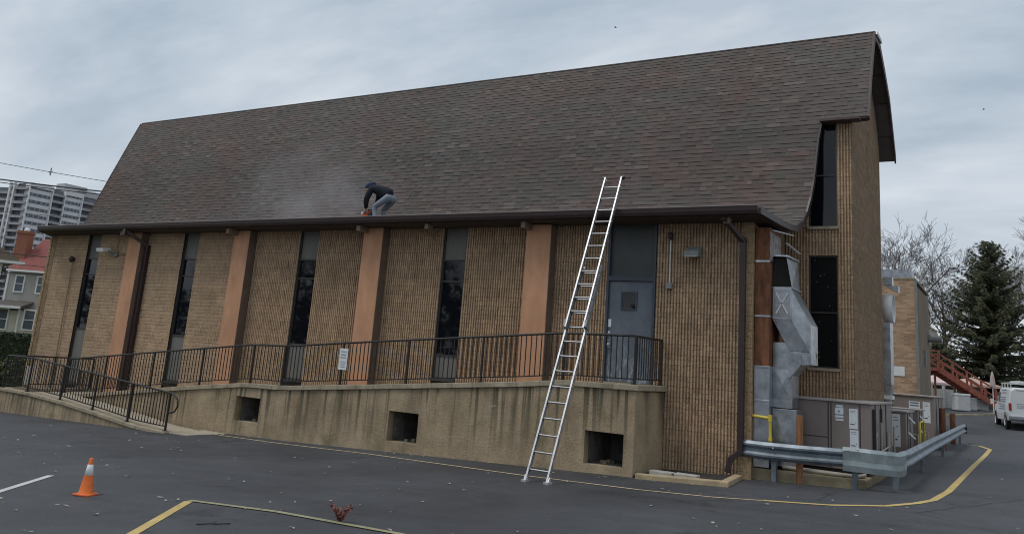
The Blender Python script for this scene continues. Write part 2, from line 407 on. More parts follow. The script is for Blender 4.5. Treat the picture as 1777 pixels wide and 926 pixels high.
cb = t.nodes.new('ShaderNodeCombineXYZ'); t.links.new(wm('DIVIDE', sx.outputs[0], den), cb.inputs[0]); t.links.new(wm('DIVIDE', sx.outputs[1], den), cb.inputs[1])
mp = t.nodes.new('ShaderNodeMapping'); mp.inputs['Rotation'].default_value = (0, 0, -YAW + .25); mp.inputs['Scale'].default_value = (.62, 1.25, 1); mp.inputs['Location'].default_value = (3.1, .7, 0)
t.links.new(cb.outputs[0], mp.inputs[0])
n1 = noise(t, mp.outputs[0], 1.7, 7, .55, .40, .60); n2 = noise(t, mp.outputs[0], 1.0, 5, .5, .44, .60); n3 = noise(t, mp.outputs[0], 5.5, 6, .6, .3, .75, stretch=(.7, 1.3, 1))
cl = mixc(t, n1, (3.3, 4.2, 5.1), (5.8, 6.5, 7.2))
cl = mixc(t, n2, cl, mixc(t, n1, (5.2, 5.9, 6.7), (8.3, 8.7, 9.1)))
cl = mixc(t, .10, cl, mixc(t, n3, (4., 4.7, 5.4), (7.6, 8.1, 8.6)))
hz = t.nodes.new('ShaderNodeMapRange'); hz.inputs[1].default_value = .34; hz.inputs[2].default_value = .0; hz.inputs[4].default_value = .6; t.links.new(sx.outputs[2], hz.inputs[0])
cl = mixc(t, hz.outputs[0], cl, (6.9, 7.2, 7.6))
fin = mixc(t, .9, sky.outputs[0], cl)
t.links.new(fin, bg.inputs[0]); bg.inputs[1].default_value = .1
sd = bpy.data.lights.new('sun', 'SUN'); sd.energy = 1.3; sd.angle = R(20); sd.color = (1, .965, .92)
so = bpy.data.objects.new('sun', sd); COL.objects.link(so)
sv = Vector((math.sin(SUN_AZ) * math.cos(SUN_EL), math.cos(SUN_AZ) * math.cos(SUN_EL), math.sin(SUN_EL)))
so.rotation_euler = sv.to_track_quat('Z', 'Y').to_euler(); so.location = (0, -30, 40)
SC.view_settings.view_transform = 'Standard'; SC.view_settings.look = 'None'; SC.view_settings.exposure = .06; SC.view_settings.gamma = 1
SC.cycles.max_bounces = 6; SC.cycles.pixel_filter_type = 'BLACKMAN_HARRIS'; SC.cycles.filter_width = 1.05; SC.cycles.volume_bounces = 1; SC.cycles.use_denoising = True

# ------------------------------------------------------------------ ground
def sheet(name, xs, ys, zf, mtl, keep=None, off=0.):
    mb = MB(); vs = [(x, y, zf(x, y) + off) for y in ys for x in xs]; n = len(xs); fs = []
    for j in range(len(ys) - 1):
        for i in range(n - 1):
            if keep is None or keep((xs[i] + xs[i + 1]) / 2, (ys[j] + ys[j + 1]) / 2): fs.append((j * n + i, j * n + i + 1, j * n + n + i + 1, j * n + n + i))
    mb.add(vs, fs, smooth=True); return tag(obj(name, mb, mtl), kind='structure')
xs = [-1500, -700, -300, -150, -90, -70] + [-60 + 2 * i for i in range(40)] + [22, 30, 45, 70, 120, 300, 700, 1500]
ys = [-60, -40, -30, -25] + [-20 + 2 * i for i in range(45)] + [75, 85, 100, 140, 220, 400, 800, 1500]
sheet('parking_lot', xs, ys, gz, 'asphalt')
lawn_x = [-60, -56, -52, -48, -44, -40, -37, -34, -31, -29, -27, -25.2]; lawn_y = [-30, -25, -20, -15, -10, -5, 0, 5, 10, 15, 20, 25, 30, 40, 50]
sheet('lawn', lawn_x, lawn_y, gz, 'grass', off=.03)
def stripe(name, pts, width, mtl, off=.006):
    A = []; B = []; P = []
    for (x0, y0), (x1, y1) in zip(pts, pts[1:]):
        n = max(1, int(math.hypot(x1 - x0, y1 - y0) / .5))
        P += [(lerp(x0, x1, k / n), lerp(y0, y1, k / n)) for k in range(n)]
    P.append(pts[-1])
    for i, (x, y) in enumerate(P):
        a = P[max(i - 1, 0)]; b = P[min(i + 1, len(P) - 1)]; dx, dy = b[0] - a[0], b[1] - a[1]; l = math.hypot(dx, dy)
        nx, ny = -dy / l * width / 2, dx / l * width / 2
        A.append((x + nx, y + ny, gz(x + nx, y + ny) + off)); B.append((x - nx, y - ny, gz(x - nx, y - ny) + off))
    mb = MB(); mb.ribbon(A, B); return tag(obj(name, mb, mtl), kind='structure')
stripe('fire_lane_line', [(-13.4, -1.85), (-10, -2.05), (-7.18, -2.22), (-3.21, -2.84), (-.94, -3.02), (0.2, -2.92), (.9, -2.68)], .07, 'paint_cream')
stripe('fire_lane_line', [(.88, -2.68), (1.8, -2.36), (2.5, -1.75), (2.84, -1.03), (3.03, -.36), (3.15, 1.2), (3.2, 3.5), (3.29, 7.76), (3.4, 12), (3.45, 15.2), (3.1, 16.9), (2.67, 17.2)], .12, 'paint_yellow')
stripe('parking_line', [(-7.85, -8.50), (-6.85, -9.77), (-5.9, -10.97)], .10, 'paint_white')
stripe('parking_line', [(-3.0, -10.9), (-3.38, -10.37), (-4.66, -8.66)], .11, 'paint_yellow')
stripe('parking_line', [(-4.70, -8.62), (-3.35, -8.46), (-1.47, -8.55), (.5, -8.75)], .09, 'paint_faded', .010)

# ------------------------------------------------------------------ church
church = thing('church', 'long tan fluted-block church hall under a tall brown shingled roof with orange pilasters', 'church', (-11, 3, .3))
PITCHR, COURSE = .0635, .2032
def fluted(mb, x0, x1, z0, z1, y, gd=.043, jr=1.1):
    """vertical ribs on a wall facing -y; every rib is broken by course with a rough face"""
    n = max(1, round((x1 - x0) / PITCHR)); p = (x1 - x0) / n
    zs = [z0]; k = math.ceil(z0 / COURSE + .05)
    while k * COURSE < z1 - .03: zs.append(k * COURSE); k += 1
    zs.append(z1); rnd = random.random
    for a, b in zip(zs, zs[1:]):
        for i in range(n):
            xa = x0 + i * p; e = rnd() * .004
            if gd > .02 or (i + zs.index(a) * 3) % 6 == 0: j = rnd() * .009; j2 = rnd() * .009
            elif i == 0: j = j2 = .004
            rows = ((a, .012 * jr), (a + .010, 0), ((a + b) / 2, -.006 * rnd()), (b - .006, 0), (b, .012 * jr)); vs = []
            for ri, (z, rec) in enumerate(rows):
                jj = j if ri < 2 else (j2 if ri > 2 else (j + j2) / 2)
                gq = y + max(gd, jj + rec * .6 + .002); vs += [(xa, gq, z), (xa + .021 + e, gq, z), (xa + .027 + e, y + jj + rec * .6, z), (xa + p - .006, y + jj + .002 + rec * .6, z), (xa + p, gq, z)]
            fs = [(r * 5 + c, r * 5 + c + 1, r * 5 + c + 6, r * 5 + c + 5) for r in range(4) for c in range(4)]
            g_ = .86 + .28 * rnd() if gd > .02 else .90 + .14 * rnd(); mb.add(vs, fs, (g_, g_ * (.97 + .06 * rnd()), g_))
WT = 5.42                                   # wall head under the soffit
WX = [-21.518 + 4.709 * k for k in range(4)]; WW = .67
PX = [-19.07 + 4.709 * k for k in range(4)]; PW = .61
PZ = [.55, 1.12, 1.55, 1.98]; WB = [.72, 1.10, 1.50, 1.86]
edges = [(-23.6, WX[0])] + [(WX[k] + WW, WX[k + 1]) for k in range(3)] + [(WX[3] + WW, -3.06), (-1.98, -.20)]
mb = MB()
for a, b in edges:
    if b < -12.5: fluted(mb, a, b, .1, WT, 0, .009, 1.8)
    elif a < -16: fluted(mb, a, -13.76, .1, WT, 0, .011, 1.7); fluted(mb, -13.76, b, .4, WT, 0, .04)
    elif a < -3: fluted(mb, a, b, .40, WT, 0)
    else: fluted(mb, a, b, .42, WT, 0)
obj('front_wall', mb, 'fluted', church)
mb = MB()                                    # backing wall with the openings left out
for a, b in edges: mb.box(a + .001, b - .001, .0505, .35, -.6, WT)
mb.box(WX[0], WX[0] + WW, .0505, .35, -.6, WB[0])
for k in (1, 2, 3): mb.box(WX[k], WX[k] + WW, .0505, .35, -.6, WB[k])
mb.box(-3.06, -1.98, .0505, .35, -.4, 2.03)
obj('wall_core', mb, 'reveal', church)
mb = MB(); mb.box(-.20, 0, -.004, .36, .30, 5.40); obj('corner_pier', mb, 'split_x', church)
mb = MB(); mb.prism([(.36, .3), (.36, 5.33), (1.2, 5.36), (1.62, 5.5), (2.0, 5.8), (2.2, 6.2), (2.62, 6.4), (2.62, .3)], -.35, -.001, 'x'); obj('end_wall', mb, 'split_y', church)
mb = MB(); mb.box(-23.62, -23.3, -.001, 7.3, -1, 5.4); mb.box(-23.6, 1.0, 7.0, 7.3, -1, 5.4)
obj('rear_wall', mb, 'split_y', church)
# ragged block ends at the left corner
mb = MB()
for k in range(2, 26):
    mb.box(-23.66 - random.random() * .02, -23.55, -.015 - .01 * random.random(), .3, k * COURSE + .006, (k + 1) * COURSE - .006)
obj('corner_blocks', mb, 'split_x', church)
# pilasters
for k in range(4):
    mb = MB(); mb.box(PX[k], PX[k] + PW, -.26, -.002, PZ[k] - .5, 5.36)
    pl_ = obj('pilaster', mb, 'pilaster', church, bevel=.006)
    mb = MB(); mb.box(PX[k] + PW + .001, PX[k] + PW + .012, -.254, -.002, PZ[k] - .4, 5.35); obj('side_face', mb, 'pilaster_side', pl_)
    mb = MB(); mb.box(PX[k] + .03, PX[k] + .14, -.60, -.262, 5.235, 5.37); obj('beam_end', mb, 'beam_tan', church, bevel=.006)
for bx in (-16.9 + 9.42 - .05, -.42):
    mb = MB(); mb.box(bx, bx + .11, -.60, -.42, 5.25, 5.37); obj('beam_end', mb, 'beam_tan', church, bevel=.006)
# strip windows
def window(x0, x1, zb, z3, z2, z1, zt, y=.10):
    f = MB(); fw = .035
    f.box(x0, x0 + fw, y - .03, y + .05, zb, zt); f.box(x1 - fw, x1, y - .03, y + .05, zb, zt)
    for z in (zb + fw, z3, z2, z1, zt): f.box(x0 + fw, x1 - fw, y - .028, y + .05, z - fw, z)
    fr = obj('window', f, 'window_frame', church)
    for (a, b, nm, m_, d) in ((zb + fw, z3 - fw, 'lower_panel', 'panel_grey', 0), (z3, z2 - fw, 'pane', 'dark_glass', .012), (z2, z1 - fw, 'pane', 'dark_glass', .012), (z1, zt - fw, 'upper_panel', 'panel_grey', 0)):
        g = MB(); g.box(x0 + fw, x1 - fw, y + d, y + d + .02, a, b); obj(nm, g, m_, fr)
    s = MB(); s.box(x0 - .01, x1 + .01, -.03, y - .03, zb - .05, zb); obj('sill', s, 'window_frame', fr)
for k in range(4): window(WX[k], WX[k] + WW, WB[k], 2.41, 4.12, 4.62, 5.40)
# door bay
mb = MB(); x0, x1 = -3.06, -1.98
mb.box(x0, x0 + .05, -.015, .12, 2.06, 5.38); mb.box(x1 - .05, x1, -.015, .12, 2.06, 5.38); mb.box(x0 + .05, x1 - .05, -.013, .12, 4.18, 4.28)
fr = obj('door_frame', mb, mat('door_frame', (.045, .055, .075), .5, var=.15), church)
mb = MB(); mb.box(x0 + .05, x1 - .05, .06, .10, 4.28, 5.38); obj('transom_panel', mb, mat('transom', (.05, .055, .055), .5, var=.25, scale=1.5), fr)
mb = MB(); mb.box(x0 + .05, x1 - .05, .035, .08, 2.12, 4.175); door = obj('door', mb, 'door_steel', church, bevel=.004)
mb = MB(); mb.box(x0 + .04, x1 - .04, -.03, .1, 2.05, 2.115); obj('threshold', mb, 'coping', door)
mb = MB()
for a in ((-2.735, -2.375, 3.93, 3.96), (-2.735, -2.375, 3.58, 3.61), (-2.735, -2.70, 3.61, 3.93), (-2.41, -2.375, 3.61, 3.93)): mb.box(a[0], a[1], .018, .034, a[2], a[3])
obj('window_trim', mb, 'door_frame', door)
mb = MB(); mb.box(-2.70, -2.41, .028, .0345, 3.61, 3.93); obj('window_pane', mb, 'dark_glass', door)
mb = MB(); mb.box(-3.0, -2.93, .02, .034, 3.22, 3.38); obj('keypad', mb, 'label', door)
mb = MB(); mb.lathe([(0, -.035), (.028, -.035), (.033, -.02), (.036, 0)], (-2.965, .035, 3.10), 14, 'y'); obj('deadbolt', mb, 'aluminium_dull', door)
mb = MB(); mb.box(-3.0, -2.93, .012, .034, 2.93, 2.96); mb.box(-3.0, -2.93, .022, .034, 2.80, 2.91); mb.lathe([(0, -.05), (.025, -.05), (.03, -.03), (.012, -.01), (.012, 0)], (-2.965, .03, 2.86), 12, 'y'); obj('handle', mb, 'aluminium', door)
mb = MB()
for z in (2.35, 3.15, 3.95): mb.box(-2.04, -2.015, .0, .034, z - .07, z + .07)
pieces('hinge', mb, 'black_iron', door)
# tower (tall end bay)
TX, TY, TR = 1.42, 2.60, 6.95
mb = MB(); fluted(mb, 0, .50, .5, 5.09, TY); fluted(mb, 1.10, TX - .012, .5, 8.12, TY); fluted(mb, .50, 1.10, .5, 2.66, TY); fluted(mb, .50, 1.10, 5.09, 5.66, TY); fluted(mb, 0, .5, 5.09, 6.6, TY)
obj('tower_front', mb, 'fluted', church)
mb = MB(); mb.box(-.3, .5, TY + .051, TY + .3, .4, 8.1); mb.box(1.10, TX - .013, TY + .051, TY + .3, .4, 8.1); mb.box(.5, 1.10, TY + .051, TY + .3, .4, 2.66); mb.box(.5, 1.10, TY + .051, TY + .3, 5.09, 5.66)
obj('wall_core', mb, 'reveal', church)
rp = [(TY + .004, .4), (TY + .004, 8.1), (2.8, 8.3), (3.2, 9.1), (3.6, 9.85), (3.95, 10.42), (4.6, 10.45), (6.2, 9.6), (TR - .15, 8.9), (TR, 8.6), (TR, .4)]
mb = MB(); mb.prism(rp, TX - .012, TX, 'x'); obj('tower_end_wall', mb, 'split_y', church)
mb = MB(); mb.box(-.3, TX - .01, TR - .02, TR + .15, .4, 8.6); obj('tower_rear', mb, 'split_x', church)
def tall_window(zb, zt, zbars, glass):
    y = TY + .10; f = MB(); a, b = .50, 1.10
    f.box(a, a + .03, y - .03, y + .05, zb, zt); f.box(b - .03, b, y - .03, y + .05, zb, zt)
    for z in [zb + .03, zt] + zbars: f.box(a + .03, b - .03, y - .028, y + .05, z - .03, z)
    fr = obj('window', f, 'window_frame', church)
    zs = [zb] + zbars + [zt]
    for z0, z1 in zip(zs, zs[1:]): g = MB(); g.box(a + .03, b - .03, y + .01, y + .03, z0 + .03 * (z0 == zb), z1 - .03); obj('pane', g, glass, fr)
    s = MB(); s.box(a - .01, b + .04, TY - .05, y - .03, zb - .06, zb); obj('sill', s, 'coping', fr)
tall_window(2.72, 5.09, [3.89], 'stained_glass'); tall_window(5.72, 8.08, [6.89], 'dark_glass')

# roof profile (y, z): a nearly level foot that sweeps up into a steep slope
PROF = [(-.66, 5.50), (.3, 5.45), (.9, 5.45), (1.30, 5.50), (1.62, 5.64), (1.88, 5.90), (2.06, 6.25), (2.20, 6.65), (2.34, 7.15), (2.47, 7.65), (2.58, 8.10), (2.75, 8.55), (3.0, 9.12), (3.35, 9.78), (3.80, 10.54)]
S = [0]
for (a, b), (c, d) in zip(PROF, PROF[1:]): S.append(S[-1] + math.hypot(c - a, d - b))
def prof(s):
    for i in range(len(S) - 1):
        if s <= S[i + 1] or i == len(S) - 2:
            u = (s - S[i]) / (S[i + 1] - S[i]); a, b = PROF[i], PROF[i + 1]
            tx, tz = b[0] - a[0], b[1] - a[1]; l = math.hypot(tx, tz)
            return lerp(a[0], b[0], u), lerp(a[1], b[1], u), -tz / l, tx / l
CUT = S[10]
def xl(s):
    y, z, _, _ = prof(s); return curve([(-.66, -23.28), (1.3, -24.7), (1.88, -25.15), (2.2, -25.22), (2.34, -25.15), (2.58, -24.97), (2.75, -24.97), (3.0, -25.04), (3.35, -25.22), (3.8, -25.5)], y)
def xr(s):
    if s > CUT + .02: return 1.75
    y, z, _, _ = prof(s); return curve([(-.66, .28), (.3, .42), (1.30, .53), (1.62, .56), (1.88, .60), (2.2, .68), (2.47, .73), (2.58, .79)], y)
sh = MB(); EXP = .112; n = int(S[-1] / EXP) + 1
def tone(x, s_):
    r = random.random(); g = random.uniform(.92, 1.10); q_ = mnoise.noise(Vector((x * .55, s_ * 1.3, 3.1))) + .6 * mnoise.noise(Vector((x * 1.9, s_ * 4.5, 8.))) + random.uniform(-.12, .12)
    if q_ > .18: return tuple(q * g for q in (.104, .088, .082))
    if q_ < -.18: return tuple(q * g for q in (.095, .089, .082))
    if r < .10: c = (.086, .072, .066)
    elif r < .24: c = (.125, .109, .099)
    elif r < .30: c = (.114, .088, .081)
    else: c = (.101, .088, .080)
    return tuple(q * g for q in c)
for i in range(n):
    s0, s1 = i * EXP, min((i + 1) * EXP, S[-1]); sm = (s0 + s1) / 2
    y0, z0, ny0, nz0 = prof(s0 + .001); y1, z1, ny1, nz1 = prof(s1 - .001); a, b = xl(sm), xr(sm)
    x = a - random.random() * .2
    last = False
    while x < b:
        wd = random.uniform(.10, .34); xe = min(x + wd, b); xs0 = max(x, a)
        if xe - xs0 > .01:
            th = .018 if not last else .011
            if random.random() < .3: th = .011 if th > .015 else .018
            last = th > .015; col = tone(xs0, s0); 
            if last: col = tuple(q * 1.04 for q in col)
            hb, ht = th, th * .45
            v = [(xs0, y0 + ny0 * hb, z0 + nz0 * hb), (xe, y0 + ny0 * hb, z0 + nz0 * hb), (xe, y1 + ny1 * ht, z1 + nz1 * ht), (xs0, y1 + ny1 * ht, z1 + nz1 * ht),
                 (xs0, y0, z0), (xe, y0, z0), (xe, y1, z1), (xs0, y1, z1)]
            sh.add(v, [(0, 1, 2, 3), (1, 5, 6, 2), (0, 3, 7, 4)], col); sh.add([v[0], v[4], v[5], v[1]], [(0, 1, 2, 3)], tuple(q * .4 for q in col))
        x += wd
obj('shingles', sh, 'shingle', church)
# deck slab under the shingles (gives the roof its thickness), rear slope, ridge
def slab(mb, ss, th, xlf, xrf):
    T = [prof(s) for s in ss]
    for i in range(len(ss) - 1):
        (y0, z0, a0, b0), (y1, z1, a1, b1) = T[i], T[i + 1]
        q = []
        for s, y, z, a, b in ((ss[i], y0, z0, a0, b0), (ss[i + 1], y1, z1, a1, b1)):
            q += [(xlf(s), y - a * .002, z - b * .002), (xrf(s), y - a * .002, z - b * .002), (xrf(s), y - a * th, z - b * th), (xlf(s), y - a * th, z - b * th)]
        mb.add(q, [(0, 1, 5, 4), (3, 7, 6, 2), (1, 2, 6, 5), (0, 4, 7, 3)] + ([(0, 3, 2, 1)] if i == 0 else []) + ([(4, 5, 6, 7)] if i == len(ss) - 2 else []))
mb = MB(); slab(mb, [s for s in S if s <= CUT + .001], .10, xl, xr); slab(mb, [CUT + .0015] + [s for s in S if s > CUT + .01], .12, xl, lambda s: 1.75)
obj('roof_deck', mb, 'soffit', church)
REAR = [(3.80, 10.54), (4.15, 10.60), (4.65, 10.60), (5.5, 10.2), (6.35, 9.72), (6.95, 9.0), (7.4, 8.42)]
mb = MB()
for (a, b), (c, d) in zip(REAR, REAR[1:]):
    mb.prism([(a, b), (c, d), (c - .05, d - .13), (a - .05 + .04, b - .13)], -25.3, 1.75, 'x')
mb.prism([(7.4, 8.42), (8.2, 5.5), (8.05, 5.5), (7.25, 8.42)], -25.3, .8, 'x')
obj('rear_slope', mb, mat('rear_shingle', (.10, .085, .078), .95, var=.25), church)
# rake boards along both verges and along the cut above the tower window
def rake(mb, ss, xf, side, d=.17):
    pts = [prof(s) for s in ss]; A = []; 
    for s, (y, z, a, b) in zip(ss, pts): A.append((xf(s), y, z, a, b))
    for p, q in zip(A, A[1:]):
        v = []
        for (x, y, z, a, b) in (p, q):
            v += [(x - .005 * side, y + a * .024, z + b * .024), (x + .035 * side, y + a * .024, z + b * .024), (x + .035 * side, y - a * d, z - b * d), (x - .005 * side, y - a * d, z - b * d)]
        mb.add(v, [(0, 1, 5, 4), (3, 7, 6, 2), (1, 2, 6, 5), (0, 4, 7, 3), (0, 3, 2, 1), (4, 5, 6, 7)])
mb = MB(); rake(mb, [s for s in S if s <= CUT + .001], xr, 1, .10); obj('rake_board', mb, 'brown_metal', church)
mb = MB(); rake(mb, [CUT + .03] + [s for s in S if s > CUT + .03], lambda s: 1.75, 1, .13)
for (a, b), (c, d) in zip(REAR, REAR[1:]): mb.prism([(a, b + .015), (c, d + .015), (c - .03, d - .19), (a - .03, b - .19)], 1.752, 1.79, 'x')
obj('rake_board', mb, 'brown_trim', church)
mb = MB(); rake(mb, S, xl, -1, .10); obj('rake_board', mb, 'brown_trim', church)
mb = MB(); mb.box(-25.48, 1.79, 3.80, 4.2, 10.555, 10.585); obj('ridge_cap', mb, mat('ridge_shingle', (.10, .087, .079), .95, var=.25, scale=8), church)
mb = MB(); mb.prism([(3.80, 10.50), (3.84, 10.60), (4.6, 10.66), (4.65, 10.58)], 1.795, 1.83, 'x'); obj('ridge_flashing', mb, 'aluminium_dull', church)
mb = MB(); mb.box(.80, 1.62, 2.30, 2.60, 8.02, 8.07); obj('head_flashing', mb, 'brown_trim', church)
# soffit, gutter with drip edge, gable behind the left verge
mb = MB(); mb.box(-23.3, .22, -.655, .0, 5.375, 5.40); obj('soffit', mb, 'soffit', church)
mb = MB(); mb.prism([(-.66, 5.40), (-.74, 5.40), (-.765, 5.46), (-.775, 5.535), (-.775, 5.55), (-.765, 5.55), (-.755, 5.46), (-.66, 5.42)], -23.25, .27, 'x')
g = obj('gutter', mb, 'brown_metal', church)
mb = MB(); mb.box(-23.25, .272, -.785, -.762, 5.545, 5.560); obj('lip_highlight', mb, mat('highlight_tone', (.26, .21, .20), .4), g)  # pale strip: the highlight on the gutter's top edge put into the colour
mb = MB(); mb.box(-23.25, .27, -.662, -.655, 5.40, 5.53); obj('fascia', mb, 'brown_trim', church)
mb = MB(); gp = [prof(s)[:2] for s in S]; mb.prism([(y + .12, z - .1) for y, z in gp if y > 1.5] + [(6.5, 9.6), (7.3, 8.4), (7.3, 5.3), (1.7, 5.3)], -23.6, -23.4, 'x'); mb.prism([(y + .16, z - .1) for y, z in gp if y > 1.8 and z < 8.1] + [(2.75, 8.3), (2.75, 5.3), (2.1, 5.3)], -.2, -.03, 'x')
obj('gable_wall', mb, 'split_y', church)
# downspouts
mb = MB(); mb.box(-.235, -.125, -.115, -.01, 1.0, 5.05); mb.bar((-.42, -.66, 5.36), (-.18, -.07, 4.98), .10, .09); mb.bar((-.18, -.065, 1.06), (-.36, -.13, .90), .10, .10); mb.bar((-.34, -.12, .93), (-.40, -.14, .68), .10, .10)
obj('downspout', mb, 'brown_metal', church, bevel=.01)
mb = MB(); mb.box(PX[0] + PW + .03, PX[0] + PW + .17, -.13, -.01, .7, 5.0); mb.bar((PX[0] + .40, -.68, 5.36), (PX[0] + PW + .1, -.07, 4.96), .10, .09); mb.box(PX[0] + .34, PX[0] + .46, -.74, -.64, 5.22, 5.40)
obj('downspout', mb, 'brown_metal', church, bevel=.01)

# ------------------------------------------------------------------ wheelchair ramp
ramp = thing('wheelchair_ramp', 'stained concrete switchback wheelchair ramp and landing in front of the church', 'ramp', (-10, -1.2, .2))
CAPZ = [(-19.3, .56), (-18.42, .58), (-13.75, 1.17), (-11.7, 1.40), (-10.6, 1.41), (-7.9, 1.65), (-4.1, 2.0), (-3.2, 2.10), (-1.6, 2.12)]
cz = lambda x: curve(CAPZ, x)
OUTZ = [(-19.98, .63), (-18.6, .62), (-17.0, .52), (-15.1, .35), (-14.0, .23), (-12.75, .19)]
oz = lambda x: curve(OUTZ, x)
holes = [(-12.0, -11.19, .50, 1.07), (-7.31, -6.52, .54, 1.155), (-2.68, -1.90, .64, 1.23)]
mb = MB(); hx = sorted({-19.0, -1.70, *[h[i] for h in holes for i in (0, 1)]})
def colm(mb, xa, xb, zlo, zhi, y0, y1):
    n = max(1, int((xb - xa) / .5))
    for k in range(n):
        a, b = lerp(xa, xb, k / n), lerp(xa, xb, (k + 1) / n)
        v = [(a, y0, zlo(a)), (b, y0, zlo(b)), (b, y1, zlo(b)), (a, y1, zlo(a)), (a, y0, zhi(a)), (b, y0, zhi(b)), (b, y1, zhi(b)), (a, y1, zhi(a))]
        mb.add(v, [(0, 1, 5, 4), (2, 3, 7, 6), (0, 4, 7, 3), (1, 2, 6, 5), (4, 5, 6, 7), (0, 3, 2, 1)])
top = lambda x: cz(x) - .105; bot = lambda x: gz(x, -1.5) - .4
for a, b in zip(hx, hx[1:]):
    h = [q for q in holes if abs(q[0] - a) < 1e-6]
    if h: colm(mb, a, b, bot, lambda x: h[0][2], -1.5, -1.3); colm(mb, a, b, lambda x: h[0][3], top, -1.5, -1.3)
    else: colm(mb, a, b, bot, top, -1.5, -1.3)
mb.box(-1.90, -1.70, -1.301, -.03, .1, 2.0)
obj('retaining_wall', mb, 'stained_concrete', ramp)
mb = MB(); colm(mb, -19.0, -1.64, lambda x: cz(x) - .104, cz, -1.545, -1.25); mb.box(-1.93, -1.64, -1.249, -.03, 2.015, 2.119)
obj('coping', mb, 'coping', ramp, bevel=.012)
for (a, b, c, d) in holes:
    mb = MB(); y0, y1 = -1.29, -.28
    v = [(a, y0, c), (b, y0, c), (b, y0, d), (a, y0, d), (a, y1, c), (b, y1, c), (b, y1, d), (a, y1, d)]
    mb.add(v, [(4, 5, 6, 7), (0, 1, 5, 4), (3, 7, 6, 2), (0, 4, 7, 3), (1, 2, 6, 5)]); o = obj('crawl_opening', mb, 'cellar_block', ramp)
    db = MB()
    for q in range(7): 
        xx = random.uniform(a + .1, b - .1); yy = random.uniform(-1.2, -.8); rr_ = random.uniform(.02, .05)
        db.obox((xx, yy, c + rr_ * .6), (rr_, 0, 0), (0, rr_ * .7, 0), (0, rr_ * .3, rr_ * .6))
    pieces('stone', db, 'pad', o)
mb = MB(); colm(mb, -18.7, -1.93, lambda x: cz(x) - .3, lambda x: cz(x) - .06, -1.249, -.03); colm(mb, -19.9, -18.7, lambda x: .1, lambda x: .54, -2.62, -.03); colm(mb, -18.7, -12.9, lambda x: -.2, lambda x: oz(x) - .05, -2.62, -1.56); mb.box(-12.9, -12.1, -2.7, -1.56, -.1, .178)
obj('ramp_floor', mb, 'ramp_floor', ramp)
mb = MB(); colm(mb, -19.98, -12.95, lambda x: gz(x, -2.8) - .4, lambda x: oz(x) - .085, -2.80, -2.62); mb.box(-20.0, -19.82, -2.61, -.03, -.4, .545)
obj('outer_wall', mb, 'stained_concrete', ramp)
mb = MB(); colm(mb, -20.02, -12.75, lambda x: oz(x) - .084, oz, -2.84, -2.58); mb.box(-20.02, -19.78, -2.579, -.03, .546, .63)
obj('outer_coping', mb, 'coping', ramp, bevel=.012)

# ------------------------------------------------------------------ railings
BAL = {}
def railing(name, label, path, basef, topf, posts, group='black iron railings of the ramp', nb=.115, rail_r=.022, loc=None):
    """path: list of (x,y) corners; basef/topf(x,y): coping height and rail height"""
    p0 = path[0]; t_ = thing(name, label, 'railing', (p0[0], p0[1], basef(*p0)), 0, group)
    P = []
    for (a, b), (c, d) in zip(path, path[1:]):
        n_ = max(1, int(math.hypot(c - a, d - b) / .4)); P += [(lerp(a, c, k / n_), lerp(b, d, k / n_)) for k in range(n_)]
    P.append(path[-1])
    mb = MB(); mb.tube([(x, y, topf(x, y)) for x, y in P], rail_r, 8); obj('top_rail', mb, 'black_iron', t_)
    mb = MB()
    for (a, b), (c, d) in zip(P, P[1:]): mb.bar((a, b, basef(a, b) + .10), (c, d, basef(c, d) + .10), .022, .022)
    obj('bottom_rail', mb, 'black_iron', t_)
    for (x, y) in posts:
        mb = MB(); mb.box(x - .02, x + .02, y - .02, y + .02, basef(x, y) - .02, topf(x, y)); mb.box(x - .05, x + .05, y - .05, y + .05, basef(x, y), basef(x, y) + .012)
        obj('post', mb, 'black_iron', t_)
    L = 0; nxt = nb / 2
    for (a, b), (c, d) in zip(path, path[1:]):
        l = math.hypot(c - a, d - b)
        while nxt < L + l:
            u = (nxt - L) / l; x, y = lerp(a, c, u), lerp(b, d, u); nxt += nb
            if any(math.hypot(x - q[0], y - q[1]) < .05 for q in posts): continue
            h = round(topf(x, y) - basef(x, y) - .10, 2)
            if h not in BAL:
                q = MB(); q.box(-.008, .008, -.008, .008, 0, h); BAL[h] = mesh_of('baluster', q, 'black_iron')
            o = bpy.data.objects.new('baluster', BAL[h]); COL.objects.link(o); o.parent = t_
            o.location = Vector((x, y, basef(x, y) + .10)) - Vector(t_.location)
        L += l
    return t_
cb_ = lambda x, y: cz(x); ct_ = lambda x, y: curve([(-19.1, 1.50), (-14.1, 2.05), (-11.75, 2.30), (-10.6, 2.33), (-8.45, 2.53), (-3.2, 2.99), (-1.6, 3.0)], x)
railing('ramp_railing', 'long black iron railing sloping up the upper ramp behind the lower railing', [(-19.1, -1.42), (-10.66, -1.42)], cb_, ct_, [(x, -1.42) for x in (-19.1, -17.4, -15.4, -13.5, -11.7, -10.66)])
railing('landing_railing', 'black iron railing running past the orange pilasters to the grey door', [(-10.6, -1.42), (-1.77, -1.42), (-1.77, -.06)], cb_, ct_, [(x, -1.42) for x in (-8.85, -7.0, -5.11, -3.25, -1.77)] + [(-1.77, -.08)])
ob_ = lambda x, y: oz(x); ot_ = lambda x, y: curve([(-19.93, 1.50), (-18.7, 1.50), (-15.6, 1.26), (-12.85, 1.05)], x)
rl = railing('ramp_railing', 'lower black iron railing along the outer edge of the bottom ramp, ending in a loop', [(-19.93, -2.72), (-12.87, -2.72)], ob_, ot_, [(x, -2.72) for x in (-19.93, -18.71, -17.17, -15.74, -14.30, -12.87)])
